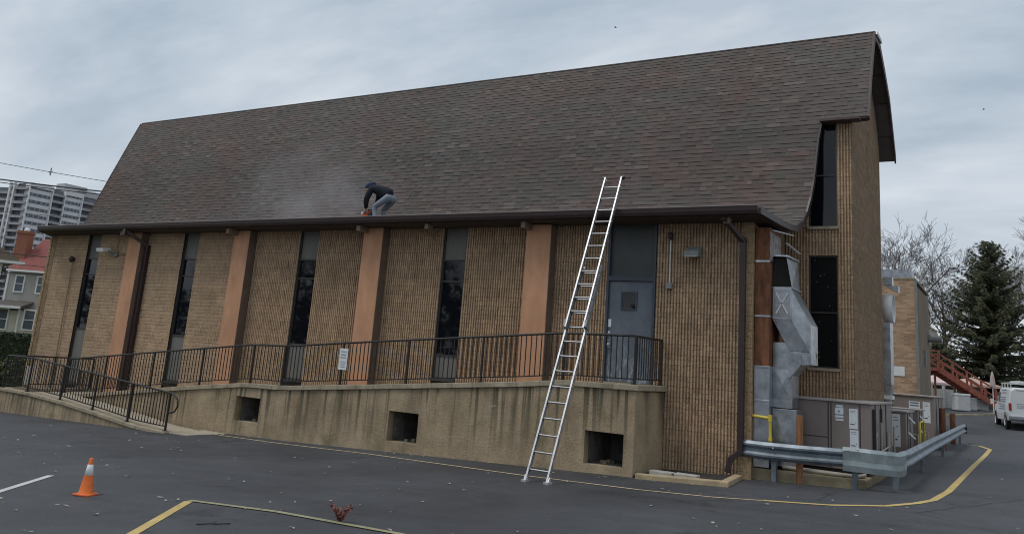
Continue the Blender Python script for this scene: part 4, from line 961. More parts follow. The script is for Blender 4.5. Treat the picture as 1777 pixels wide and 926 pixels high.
E_ = [('pel', 'sp'), ('sp', 'ch'), ('ch', 'nk'), ('nk', 'hd'), ('hd', 'hf'), ('ch', 'shL'), ('ch', 'shR'), ('shL', 'elL'), ('shR', 'elR'), ('elL', 'wrL'), ('elR', 'wrR'), ('pel', 'hpL'), ('pel', 'hpR'), ('hpL', 'knL'), ('hpR', 'knR'), ('knL', 'anL'), ('knR', 'anR'), ('anL', 'ftL'), ('anR', 'ftR')]
RD = dict(pel=.095, sp=.10, ch=.12, nk=.055, hd=.085, hf=.07, shL=.06, shR=.06, elL=.042, elR=.042, wrL=.028, wrR=.028, hpL=.065, hpR=.065, knL=.05, knR=.05, anL=.035, anR=.035, ftL=.028, ftR=.032)
ee = [(I[a], I[b]) for a, b in E_]; vv = list(V); rd_ = [RD[n_] for n_ in names]
for wr, sg in (('wrL', 1), ('wrR', -1)):        # palm and five fingers curled round the saw handle
    w_ = Vector(J[wr]); vv.append(tuple(w_ + Vector((-.03, .01 * sg, -.07)))); rd_.append(.022); pi_ = len(vv) - 1; ee.append((I[wr], pi_)); pm = Vector(vv[pi_])
    for f_, (dy, l_) in enumerate(((-.03, .9), (-.01, 1.0), (.01, .95), (.03, .8))):
        prev = pi_
        for st_, q in enumerate(((-.02, dy, -.03), (-.045, dy, -.055), (-.035, dy, -.085))):
            vv.append(tuple(pm + Vector(q) * l_)); rd_.append(.009); ee.append((prev, len(vv) - 1)); prev = len(vv) - 1
    prev = pi_
    for q in ((.025, .02 * sg, -.02), (.01, .03 * sg, -.055)): vv.append(tuple(pm + Vector(q))); rd_.append(.010); ee.append((prev, len(vv) - 1)); prev = len(vv) - 1
man = skinned('person', vv, ee, rd_, 'skin', None, root=I['pel'])
tag(man, 'person in navy hooded jacket and pale jeans bending over on the roof edge', 'person')
jn = ['pel', 'sp', 'ch', 'nk', 'shL', 'shR', 'elL', 'elR', 'wrL', 'wrR']; JR = dict(pel=(.145, .175), sp=(.165, .18), ch=(.175, .19), nk=.11, shL=.105, shR=.105, elL=.082, elR=.082, wrL=.056, wrR=.056)
je = [(jn.index(a), jn.index(b)) for a, b in E_ if a in jn and b in jn]; jv = [J[q] for q in jn]
jv[0] = (-9.47, .45, 6.33)
skinned('jacket', jv, je, [JR[q] for q in jn], 'navy', man, root=2)
skinned('hood', [(-10.06, .45, 6.63), (-10.17, .45, 6.66), (-10.29, .45, 6.60), (-10.38, .45, 6.54)], [(0, 1), (1, 2), (2, 3)], [.085, .105, .105, .065], 'navy_hood', man)
ln_ = ['pel', 'hpL', 'hpR', 'knL', 'knR', 'anL', 'anR']; LR = dict(pel=.13, hpL=.105, hpR=.105, knL=.078, knR=.078, anL=.06, anR=.06)
skinned('jeans', [J[q] for q in ln_], [(ln_.index(a), ln_.index(b)) for a, b in E_ if a in ln_ and b in ln_], [LR[q] for q in ln_], 'jeans', man)
for s_ in 'LR':
    a, f_ = Vector(J['an' + s_]), Vector(J['ft' + s_]); skinned('shoe', [tuple(a + Vector((.05, 0, -.035))), tuple(a + Vector((-.05, 0, -.03))), tuple(f_ + Vector((-.05, 0, -.01)))], [(0, 1), (1, 2)], [(.045, .04), (.05, .045), (.045, .03)], 'shoe', man)
hd = Vector(J['hf']); mb = MB()
mb.lathe([(0, -.028), (.013, -.02), (.016, .0), (0, .02)], tuple(hd + Vector((-.055, 0, -.045))), 8); obj('nose', mb, 'skin', man)
mb = MB()
for s_ in (-1, 1): mb.lathe([(0, -.008), (.009, 0), (0, .008)], tuple(hd + Vector((-.05, .03 * s_, -.015))), 8)
pieces('eye', mb, 'saw_black', man)
sw = thing('cutoff_saw', 'orange and black power saw in the hands of the person on the roof', 'saw', (-10.25, .45, 5.5))
mb = MB(); mb.prism([(-10.40, 5.80), (-10.33, 5.93), (-10.17, 5.96), (-10.12, 5.80), (-10.2, 5.74), (-10.36, 5.74)], .38, .52, 'y'); obj('motor_housing', mb, 'saw_orange', sw, bevel=.02)
mb = MB(); mb.tube([(-10.20, .45, 5.94), (-10.22, .45, 5.99), (-10.12, .45, 5.98), (-10.07, .45, 5.86), (-10.14, .45, 5.78)], .018, 8); mb.box(-10.16, -10.04, .37, .53, 5.74, 5.88); obj('handle', mb, 'saw_black', sw)
mb = MB(); mb.box(-10.38, -10.30, .365, .38, 5.85, 5.91); mb.box(-10.26, -10.2, .365, .38, 5.88, 5.95); pieces('badge', mb, 'saw_white', sw)
mb = MB(); mb.lathe([(0, -.006), (.16, -.003), (.16, .003), (0, .006)], (-10.46, .56, 5.68), 24, 'y'); obj('blade', mb, 'aluminium_dull', sw)
mb = MB(); mb.prism([(-10.62, 5.68), (-10.57, 5.80), (-10.46, 5.85), (-10.34, 5.80), (-10.30, 5.70), (-10.46, 5.70)], .535, .585, 'y'); obj('blade_guard', mb, 'saw_black', sw)
# dust blown from the saw
def dust():
    bm = bmesh.new(); bmesh.ops.create_icosphere(bm, subdivisions=3, radius=1); me = bpy.data.meshes.new('saw_dust'); 
    for v_ in bm.verts: v_.co = Vector((v_.co.x * 3.4, v_.co.y * .8, v_.co.z * 2.4))
    bm.to_mesh(me); bm.free(); mt = bpy.data.materials.new('dust'); mt.use_nodes = True; t = mt.node_tree; t.nodes.clear()
    o = t.nodes.new('ShaderNodeOutputMaterial'); vo = t.nodes.new('ShaderNodeVolumePrincipled'); vo.inputs['Color'].default_value = (.85, .87, .9, 1); vo.inputs['Anisotropy'].default_value = .1
    tc = t.nodes.new('ShaderNodeTexCoord'); nz = noise(t, tc.outputs['Object'], 1.1, 4, .6, .35, .8, stretch=(1, 1, .8))
    ln = t.nodes.new('ShaderNodeVectorMath'); ln.operation = 'LENGTH'; mp = t.nodes.new('ShaderNodeMapping'); mp.inputs['Scale'].default_value = (1 / 3.4, 1 / .8, 1 / 2.4); t.links.new(tc.outputs['Object'], mp.inputs[0]); t.links.new(mp.outputs[0], ln.inputs[0])
    r = t.nodes.new('ShaderNodeMapRange'); r.inputs[1].default_value = 1; r.inputs[2].default_value = .1; r.inputs[4].default_value = 1.; t.links.new(ln.outputs['Value'], r.inputs[0])
    mu = t.nodes.new('ShaderNodeMath'); mu.operation = 'MULTIPLY'; t.links.new(r.outputs[0], mu.inputs[0]); t.links.new(nz, mu.inputs[1])
    m2 = t.nodes.new('ShaderNodeMath'); m2.operation = 'MULTIPLY'; t.links.new(mu.outputs[0], m2.inputs[0]); m2.inputs[1].default_value = .6
    t.links.new(m2.outputs[0], vo.inputs['Density']); t.links.new(vo.outputs[0], o.inputs['Volume']); me.materials.append(mt)
    ob = bpy.data.objects.new('saw_dust', me); COL.objects.link(ob); ob.location = (-12.9, 1.2, 6.4); ob.rotation_euler = (R(-18), R(10), 0)
    tag(ob, 'faint pale dust drifting up the roof beside the saw', 'dust', kind='stuff')
dust()

# ------------------------------------------------------------------ trees
def bare_tree(label, p, h, seed, spread=.6, lev=4, r0=.3, m_='bark', group='bare winter trees beyond the lot'):
    rnd = random.Random(seed); tr = MB(); br_ = MB(); t_ = thing('bare_tree', label, 'tree', tuple(p), 0, group); lev = min(lev, 4)
    def grow(q, d, ln, r_, l):
        n_ = (6, 7, 5, 4, 3)[l]; pts = [q.copy()]; rs = [r_]; ds = [d]; wob = (.05, .17, .22, .26, .3)[l]
        for k in range(n_):
            d = (d + Vector((rnd.uniform(-1, 1), rnd.uniform(-1, 1), rnd.uniform(-.7, 1.0))) * wob).normalized(); q = q + d * ln / n_; pts.append(q.copy()); ds.append(d); rs.append(max(.012, r_ * (1 - .72 * (k + 1) / n_)))
        (tr if l == 0 else br_).tube(pts, rs, 7 if l == 0 else (5 if l == 1 else 3), cap=False)
        if l >= lev: return
        for k in range((9, 8, 6, 5)[l]):
            u = rnd.uniform(.38 if l == 0 else .22, 1.0); i_ = min(n_, max(1, int(u * n_ + .5))); dd = ds[i_]; o = dd.orthogonal().normalized(); o = (Matrix.Rotation(rnd.uniform(0, 6.283), 3, dd) @ o)
            nd = (dd * rnd.uniform(.45, .95) + o * spread * rnd.uniform(.8, 1.5) + Vector((0, 0, .18))).normalized(); grow(pts[i_].copy(), nd, ln * (.62 if l else .85) * rnd.uniform(.65, 1.1) * (1.15 - .4 * u), rs[i_] * rnd.uniform(.5, .75), l + 1)
    grow(Vector(p), Vector((rnd.uniform(-.06, .06), 0, 1)).normalized(), h * .5, r0, 0)
    obj('trunk', tr, m_, t_); obj('branches', br_, m_, t_); return t_
def spruce(label, p, h, rad, seed, group='dark spruces beyond the lot'):
    rnd = random.Random(seed); t_ = thing('spruce', label, 'tree', tuple(p), 0, group); p = Vector(p); tb = MB(); tb.tube([p, p + Vector((.1, 0, h * .5)), p + Vector((0, .05, h))], [.22, .13, .02], 8); obj('trunk', tb, 'bark', t_)
    fb = MB(); bb = MB(); z = h * .08
    while z < h * .99:
        u = z / h; R_ = rad * (1 - u) ** .72 * (1.0 if u > .12 else .85) + .15; n_ = 9 if u < .8 else 6
        for k in range(n_):
            a = rnd.uniform(0, 6.283); ln = R_ * rnd.choice((rnd.uniform(.4, .8), rnd.uniform(.85, 1.25))); q = p + Vector((0, 0, z + rnd.uniform(-.12, .12))); d = Vector((math.cos(a), math.sin(a), .20 + .5 * u)); ns = max(3, int(ln / .22)); pts = [q.copy()]
            for s_ in range(ns):
                w_ = (s_ + 1) / ns; d2 = Vector((math.cos(a), math.sin(a), (.10 + .55 * u) - .75 * w_ * (1 - u) + (.55 * w_ if w_ > .7 else 0))); q = q + d2.normalized() * ln / ns; pts.append(q.copy())
                tw = .34 * (1 - .55 * w_) * (.5 + .5 * min(1, R_)) + .08
                for e in range(10):
                    sd = Vector((-math.sin(a), math.cos(a), 0)) * rnd.choice((-1, 1)); dr_ = (sd * rnd.uniform(.4, 1) + Vector((math.cos(a), math.sin(a), 0)) * rnd.uniform(.1, .9) + Vector((0, 0, rnd.uniform(-.75, .05)))).normalized() * tw * rnd.uniform(.6, 1.3)
                    o = dr_.orthogonal().normalized() * rnd.uniform(.03, .06); m0 = q + Vector((rnd.uniform(-.06, .06), rnd.uniform(-.06, .06), rnd.uniform(-.05, .05))); fb.add([m0, m0 + dr_ * .55 + o, m0 + dr_, m0 + dr_ * .55 - o], [(0, 1, 2, 3)])
            bb.tube(pts, [.03 * (1 - k2 / (len(pts) + 1)) + .004 for k2 in range(len(pts))], 3, cap=False)
        z += h * .016 + .06 * (1 - u)
    obj('branches', bb, 'bark', t_); obj('needles', fb, 'spruce_leaf', t_); return t_
def gf(X, Y, dz=0): q = far(X, Y); q.z = gz(q.x, q.y) + dz; return q
spruce('tall dark spruce standing alone against the sky behind the red stairs', gf(34.9, 60), 11.7, 4.9, 5)
spruce('second dark spruce half outside the right edge behind the van', gf(40.6, 62), 6.8, 4.2, 9)
spruce('lower dark spruce filling in behind the red stairs', gf(34.2, 66), 4.6, 3.0, 11)
bare_tree('bare tree rising above the tan brick annexe', gf(35.0, 74), 18.5, 21, .62, 6, .30)
bare_tree('bare tree between the annexe and the dark spruce', gf(39.8, 76), 16, 33, .6, 6, .28)
bare_tree('bare tree behind the right side of the dark spruce', gf(47.5, 80), 17.5, 47, .5, 6, .32, 'bark_pale')
bare_tree('bare tree at the far right edge behind the van', gf(52.5, 82), 19.0, 58, .5, 6, .34, 'bark_pale')
bare_tree('bare tree in front of the apartment tower at the far left', gf(-41, 66), 10.5, 61, .6, 6, .16, group='bare winter trees on the left')
# trees that stand behind the viewer and show only as reflections in the glass
for x_, y_, h_, q_ in ((-31, -30, 11, 71), (-44, -33, 13, 72), (-58, -38, 13, 73), (-22, -36, 12, 74)):
    bare_tree('bare tree across the lot, seen only mirrored in the church windows', (x_, y_, gz(x_, y_)), h_, q_, .6, 5, .3, group='bare trees across the lot')

rnd = random.Random(8); mb = MB()  # unseen dark leaf band, added to blacken what the panes mirror
for k in range(7500):
    u = rnd.random(); c = Vector((lerp(-95, 35, u), -46 - 6 * math.sin(u * 9) + rnd.uniform(-3, 3), 0)); hh_ = 6.5 + 2.2 * math.sin(u * 31) + 1.5 * math.sin(u * 77); c.z = rnd.uniform(0, 1) ** .8 * hh_
    d = Vector((rnd.uniform(-1, 1), rnd.uniform(-1, 1), rnd.uniform(-1, 1))).normalized() * rnd.uniform(.4, .8); o = d.orthogonal().normalized() * rnd.uniform(.3, .5); mb.add([c - d, c + o, c + d, c - o], [(0, 1, 2, 3)])
tag(obj('dark_backdrop', mb, 'hedge_leaf'), 'unseen dark leafy woods across the lot, mirrored in the church windows', 'backdrop', kind='stuff')
def leafy(name, label, p, rx, ry, h, mtl, seed, group=None, n_=2600, box=False):
    rnd = random.Random(seed); t_ = thing(name, label, 'hedge' if 'hedge' in name else 'shrub', tuple(p), YAW, group); mb = MB(); cb2 = MB()
    for k in range(n_):
        if box: 
            q = Vector((rnd.uniform(-1, 1), rnd.uniform(-1, 1), rnd.uniform(0, 1)))
            ax = rnd.randrange(3); 
            if ax == 0: q.x = rnd.choice((-1, 1)) * rnd.uniform(.85, 1)
            elif ax == 1: q.y = rnd.choice((-1, 1)) * rnd.uniform(.85, 1)
            else: q.z = rnd.uniform(.88, 1.03)
        else:
            a = rnd.uniform(0, 6.283); e = math.asin(rnd.uniform(0, 1)); r_ = rnd.uniform(.72, 1.04); q = Vector((math.cos(a) * math.cos(e) * r_, math.sin(a) * math.cos(e) * r_, math.sin(e) * r_ * 1.0))
        c = Vector((q.x * rx, q.y * ry, q.z * h)); s_ = rnd.uniform(.05, .12); d = Vector((rnd.uniform(-1, 1), rnd.uniform(-1, 1), rnd.uniform(-.4, 1))).normalized() * s_; o = d.orthogonal().normalized() * s_ * .5
        mb.add([c - d, c + o, c + d, c - o], [(0, 1, 2, 3)])
    if box: cb2.box(-rx * .86, rx * .86, -ry * .8, ry * .8, 0, h * .88)
    else: cb2.lathe([(rx * .8, 0), (rx * .8, h * .3), (rx * .6, h * .6), (rx * .3, h * .8), (0, h * .86)], (0, 0, 0), 12)
    obj('foliage', mb, mtl, t_, local=True); obj('stems', cb2, mtl, t_, local=True)
leafy('hedge', 'long dark clipped hedge in front of the grey house', gf(-26.5, 46), 4.5, .8, 1.55, 'hedge_leaf', 2, n_=6000, box=True)
leafy('shrub', 'low olive shrub beside the left corner of the church', gf(-19.55, 35.0), .75, .7, 1.25, 'shrub_leaf', 4, 'shrubs at the church corner', 1800)
leafy('shrub', 'dark rounded shrub behind the end railing of the ramp', gf(-18.6, 31.5), .8, .6, .95, 'hedge_leaf', 6, 'shrubs at the church corner', 1800)

# ------------------------------------------------------------------ houses at the left
def win(parent, x, z, w_, h_, y, trim='white_trim', glass='lit_glass', mull=True):
    f = MB(); tr_ = .10
    f.box(x - w_ / 2 - tr_, x - w_ / 2, y - .06, y, z - h_ / 2 - tr_, z + h_ / 2 + tr_); f.box(x + w_ / 2, x + w_ / 2 + tr_, y - .06, y, z - h_ / 2 - tr_, z + h_ / 2 + tr_)
    f.box(x - w_ / 2, x + w_ / 2, y - .06, y, z + h_ / 2, z + h_ / 2 + tr_); f.box(x - w_ / 2, x + w_ / 2, y - .07, y, z - h_ / 2 - tr_, z - h_ / 2)
    if mull: f.box(x - w_ / 2, x + w_ / 2, y - .05, y - .01, z - .025, z + .025)
    o = obj('window', f, trim, parent, local=True); g = MB(); g.box(x - w_ / 2, x + w_ / 2, y - .02, y - .001, z - h_ / 2, z + h_ / 2); obj('pane', g, glass, o, local=True)
def siding(mb, x0, x1, z0, z1, y, y1):
    z = z0
    while z < z1:
        zt = min(z + .14, z1); mb.add([(x0, y - .018, z), (x1, y - .018, z), (x1, y, zt), (x0, y, zt), (x0, y, z), (x1, y, z)], [(0, 1, 2, 3), (0, 4, 5, 1)]); z = zt
    mb.box(x0, x1, y + .001, y1, z0, z1)
hA = thing('house', 'grey clapboard house with a red roof and brick chimney left of the church', 'house', tuple(gf(-34.6, 62)), YAW, 'houses on the left'); b0 = hA.location.z
mb = MB(); siding(mb, -1.7, 3.2, 3.2 - b0, 6.2 - b0, 0, 7); obj('upper_wall', mb, 'siding_grey', hA, local=True)
mb = MB(); siding(mb, -3.2, 2.6, -.2, 3.3 - b0, -.9, 6); obj('lower_wall', mb, 'siding_cream', hA, local=True)
mb = MB(); mb.prism([(-.35, 6.2 - b0), (2.5, 8.9 - b0), (5.2, 8.9 - b0), (7.4, 6.2 - b0)], -1.7, 3.4, 'x')
mb.v = [((x + (y + .35) * .28 if x < 0 else x), y, z) for x, y, z in mb.v]; rf = obj('roof', mb, 'roof_red', hA, local=True)
mb = MB(); mb.box(-2.0, -1.15, .6, 1.4, 5.6 - b0, 9.2 - b0); mb.box(-2.06, -1.09, .54, 1.46, 9.0 - b0, 9.12 - b0); obj('chimney', mb, 'brick_red', rf, local=True)
mb = MB(); mb.lathe([(.18, 0), (.2, .12), (.12, .25), (0, .28)], (-1.55, 1.0, 9.2 - b0), 10); obj('chimney_cap', mb, 'white_trim', rf, local=True)
mb = MB(); mb.prism([(-1.6, 3.45 - b0), (-1.6, 3.6 - b0), (-.0, 4.0 - b0), (0, 3.85 - b0)], -3.4, .55, 'x'); obj('porch_roof', mb, 'roof_dark', hA, local=True)
mb = MB(); mb.box(-3.4, .56, -1.66, -1.6, 3.42 - b0, 3.6 - b0); mb.box(.1, .22, -1.0, -.92, -.1, 3.4 - b0); mb.box(-1.75, -1.6, -.06, .0, 3.3 - b0, 6.1 - b0); mb.box(-1.7, 3.3, -.4, -.33, 6.1 - b0, 6.25 - b0); obj('trim', mb, 'white_trim', hA, local=True)
win(hA, -.75, 5.25 - b0, .55, 1.1, -.02); win(hA, .85, 5.25 - b0, .55, 1.1, -.02); win(hA, -1.75, 2.65 - b0, .62, 1.35, -.92); win(hA, -.95, 2.65 - b0, .62, 1.35, -.92); win(hA, .95, 2.7 - b0, .7, 1.3, -.92)
hB = thing('house', 'cream house gable with white fascia cut by the left edge', 'house', tuple(gf(-29.75, 50)), YAW + .62, 'houses on the left'); b1 = hB.location.z
mb = MB(); siding(mb, -4, .0, 0, 5.9 - b1, 0, 5); obj('wall', mb, 'siding_cream', hB, local=True)
mb = MB(); mb.prism([(-5, 6.0 - b1), (-2.6, 7.9 - b1), (.75, 6.15 - b1), (.75, 5.98 - b1)], -.5, 5.5, 'y'); obj('roof', mb, 'beam_tan', hB, local=True)
mb = MB(); mb.box(-4, 1.1, -.6, -.5, 5.80 - b1, 5.97 - b1); mb.box(-.2, .01, -.05, .1, 0, 5.8 - b1); obj('fascia', mb, 'white_trim', hB, local=True)
win(hB, -1.3, 4.8 - b1, .6, 1.2, -.02)

# ------------------------------------------------------------------ apartment tower far behind
ap = thing('apartment_tower', 'tall grey and white apartment tower far behind the roof at left', 'building', tuple(gf(-191.8, 330)), YAW)
zb = ap.location.z; ZT = 57.6 - zb; FH = 2.85; nf = 19
u = Vector((.53, .848, 0)); nrm_ = Vector((.848, -.53, 0)); v_ = Vector((-.985, .17, 0)); nv = Vector((-.17, -.985, 0))
def wing(nm, o, d, n_, t0, t1, kind, zt=ZT):
    c = Vector(o); a = c + d * t0; b = c + d * t1; mid = (a + b) / 2; L_ = (t1 - t0) / 2; dep = 8
    mb = MB(); mb.obox(mid - n_ * (dep / 2 + (.0 if kind == 'light' else 1.2)) + Vector((0, 0, zt / 2)), d * L_, n_ * dep / 2, Vector((0, 0, zt / 2))); w0 = obj(nm, mb, 'tower_band' if kind == 'light' else 'tower_dark', ap, local=True)
    mb = MB(); gl = MB()
    for k in range(nf + 1):
        z = zt - (k + 1) * FH
        if z < 0: break
        if kind == 'light':
            g1 = MB(); g1.obox(mid + n_ * .03 + Vector((0, 0, z + 1.35)), d * (L_ * .93), n_ * .04, Vector((0, 0, .62))); obj('window_band', g1, 'tower_dark', w0, local=True); g1 = MB()
            for q in range(4): x_ = -L_ * .93 + (q + .5) * L_ * .46; g1.obox(mid + d * x_ + n_ * .1 + Vector((0, 0, z + 1.35)), d * .28, n_ * .05, Vector((0, 0, .63)))
            g1.obox(mid + n_ * .1 + Vector((0, 0, z + 1.99)), d * (L_ * .93), n_ * .05, Vector((0, 0, .03))); obj('curtains', g1, mat('tower_mull', (.25, .26, .28), .7), w0, local=True)
        else:
            g1 = MB(); g1.obox(mid + n_ * (-.2) + Vector((0, 0, z + .5)), d * L_, n_ * .9, Vector((0, 0, .5))); obj('balcony', g1, mat('balcony', (.30, .305, .32), .8, var=.2, scale=.6), w0, local=True)
wing('light_bay', (0, 0, 0), u, nrm_, 0, 9.2, 'light'); wing('balcony_bay', (0, 0, 0), u, nrm_, 9.6, 14.6, 'dark', ZT - .3); wing('light_bay', (0, 0, 0), u, nrm_, 15.0, 22.2, 'light', ZT - .3); wing('balcony_bay', (0, 0, 0), u, nrm_, 22.6, 30, 'dark', ZT - 1)
wing('balcony_bay', (0, 0, 0), v_, nv, .2, 6.3, 'dark'); wing('white_pier', (0, 0, 0), v_, nv, 6.5, 8.2, 'light', ZT - 1); wing('balcony_bay', (0, 0, 0), v_, nv, 8.4, 16, 'dark', ZT - 2)
mb = MB()
for q in (0, 9.4, 14.8, 22.4): c = u * q; mb.obox(c + nrm_ * .25 + Vector((0, 0, ZT / 2)), u * .22, nrm_ * .5, Vector((0, 0, ZT / 2)))
for q in (6.4, 8.3): c = v_ * q; mb.obox(c + nv * .25 + Vector((0, 0, ZT / 2)), v_ * .3, nv * .6, Vector((0, 0, ZT / 2)))
mb.obox(u * 4.6 + nrm_ * .2 + Vector((0, 0, ZT - .6)), u * 4.7, nrm_ * .4, Vector((0, 0, .9))); mb.obox(u * 18.6 + nrm_ * .2 + Vector((0, 0, ZT - .9)), u * 3.7, nrm_ * .4, Vector((0, 0, .9)))
pieces('white_fin', mb, mat('tower_white', (.62, .62, .62), .8), ap, local=True)
mb = MB(); mb.obox(u * 20 - nrm_ * 5 + Vector((0, 0, ZT + 1.6)), u * 5, nrm_ * 3, Vector((0, 0, 1.7))); mb.obox(u * 27 - nrm_ * 5 + Vector((0, 0, ZT + .8)), u * 6, nrm_ * 3, Vector((0, 0, 1.4))); obj('penthouse', mb, 'tower_wall', ap, local=True)

# ------------------------------------------------------------------ wires
def wire(label, a, b, sag=.5, r_=.02, n_=24):
    A_, B_ = Vector(a), Vector(b); pts = [A_.lerp(B_, k / n_) - Vector((0, 0, sag * 4 * (k / n_) * (1 - k / n_))) for k in range(n_ + 1)]
    mb = MB(); mb.tube(pts, r_, 5); tag(obj('overhead_wire', mb, 'wire'), label, 'wire', 'overhead wires by the church')
Yw = 36
def ww(X0, z0, X1, z1, Y): return far(X0 * Y / 35, Y, 2.367 + (z0 - 2.367) * Y / 35), far(X1 * Y / 35, Y, 2.367 + (z1 - 2.367) * Y / 35)
for (la, X0, z0, X1, z1, r_) in (('highest thin wire above the apartment tower at left', -30.9, 10.2, -12.6, 8.2, .012), ('thickest wire in front of the sky above the apartment tower', -30.8, 9.0, -12.5, 8.0, .030), ('wire just under the thickest one above the tower', -30.8, 8.9, -12.5, 7.85, .018),
                                 ('thin wire crossing the middle of the apartment tower', -30.5, 7.28, -12.5, 7.0, .010), ('wire crossing the red roof, upper of three', -30.3, 5.85, -13, 5.1, .020), ('wire crossing the red roof, middle of three', -30.3, 5.25, -13, 4.8, .013), ('wire crossing the red roof, lowest of three', -30.3, 4.60, -13, 4.62, .015)):
    a, b = ww(X0, z0, X1, z1, 40); wire(la, a, b, .25, r_ * 1.15)
q = far(-19.59 * 40 / 35, 40, 2.367 + (8.80 - 2.367) * 40 / 35); mb = MB(); mb.box(q.x - .02, q.x + .02, q.y - .02, q.y + .02, q.z - .22, q.z + .16); mb.bar((q.x - .14, q.y, q.z - .05), (q.x + .14, q.y, q.z - .05), .05, .05); tag(obj('wire_spacer', mb, 'grey_fixture'), 'small spacer clamped on the thick overhead wires', 'spacer')
a, b = far(28, 60, 8.95), far(45, 60, 9.55); wire('thin wire crossing in front of the spruce', a, b, .05, .012)

# ------------------------------------------------------------------ annexe
an = thing('annexe', 'narrow tan brick annexe with rooftop unit behind the church tower', 'building', (-3, 27, .9))
mb = MB(); mb.box(-8, .63, 24, 24.3, .5, 7.15); obj('front_wall', mb, 'annexe_brick', an)
mb = MB(); mb.box(-8, .61, 24.301, 31.0, .5, 7.0); obj('side_wall', mb, mat('annexe_side', (.20, .155, .11), .95, var=.2, scale=1.2, stretch=(1, 1, .6), bump=.3), an)
mb = MB(); mb.box(-8, .66, 23.97, 31.05, 7.15, 7.22); obj('parapet', mb, 'coping', an)
mb = MB(); mb.box(-.9, .50, 24.4, 25.4, 7.22, 7.62); mb.box(-.75, -.70, 24.3, 24.38, 7.6, 7.95); mb.box(.05, .09, 24.3, 24.38, 7.6, 8.0); obj('rooftop_unit', mb, 'galvanised', an)
mb = MB(); mb.box(.635, .72, 23.93, 24.03, .9, 7.1); obj('downspout', mb, 'grey_fixture', an)
mb = MB(); mb.box(-.30, .16, 23.975, 23.999, 3.0, 3.4); obj('wall_plate', mb, 'white_plastic', an)
mb = MB(); mb.box(.612, .625, 25.0, 25.25, 3.0, 3.45); mb.box(.612, .7, 27.6, 27.9, 3.6, 4.3); mb.box(.612, .74, 29.9, 30.3, 4.9, 5.15); mb.tube([(.6, 30.4, 4.95), (1.2, 30.4, 4.98)], .14, 10); pieces('wall_fitting', mb, 'grey_fixture', an)

# ------------------------------------------------------------------ red outside stairs
RX = Matrix.Translation(gf(28.4, 52)) @ Matrix.Rotation(YAW, 4, 'Z')
stt = thing('outside_stairs', 'rust-red wooden outside stairs descending behind the annexe towards the van', 'stairs', tuple(gf(28.4, 52)), YAW); s0 = stt.location.z
T0, T1 = Vector((-1.5, 0, 3.85 - s0)), Vector((1.95, 0, 1.92 - s0))
for yy in (0, 1.1):
    mb = MB(); mb.bar(T0 + Vector((0, yy, 0)), T1 + Vector((0, yy, 0)), .06, .30); obj('stringer', mb, 'stair_red', stt, local=True)
    mb = MB()
    for h_ in (.5, .95): mb.bar(T0 + Vector((0, yy, h_)), T1 + Vector((0, yy, h_)), .05, .09)
    obj('handrail', mb, 'stair_red', stt, local=True)
    for k in range(5): 
        c = T0.lerp(T1, k / 4) + Vector((0, yy, 0)); mb = MB(); mb.box(c.x - .05, c.x + .05, yy - .05, yy + .05, c.z - (.0 if k < 4 else 0) - .1, c.z + 1.0); obj('post', mb, 'stair_red', stt, local=True)
for k in range(13): c = T0.lerp(T1, (k + .5) / 13); mb = MB(); mb.box(c.x - .15, c.x + .15, .03, 1.07, c.z + .08, c.z + .13); obj('tread', mb, 'stair_red', stt, local=True)
mb = MB(); mb.box(-2.3, -1.5, 0, 1.1, 3.75 - s0, 3.95 - s0); obj('platform', mb, 'stair_red', stt, local=True)
mb = MB()
for z in (4.35, 4.65, 4.9): mb.box(-2.3, -1.45, -.03, .03, z - s0, z + .07 - s0)
mb.box(-1.5, -1.4, -.05, .05, 3.7 - s0, 4.95 - s0); mb.box(-2.3, -2.2, -.05, .05, 0, 4.95 - s0); obj('platform_rail', mb, 'stair_red', stt, local=True)
for x_ in (-1.3, -.1): mb = MB(); mb.box(x_, x_ + .1, .9, 1.0, -.3, curve([(-1.5, 3.7), (1.95, 1.85)], x_) - s0); obj('support_post', mb, 'wood_post', stt, local=True)

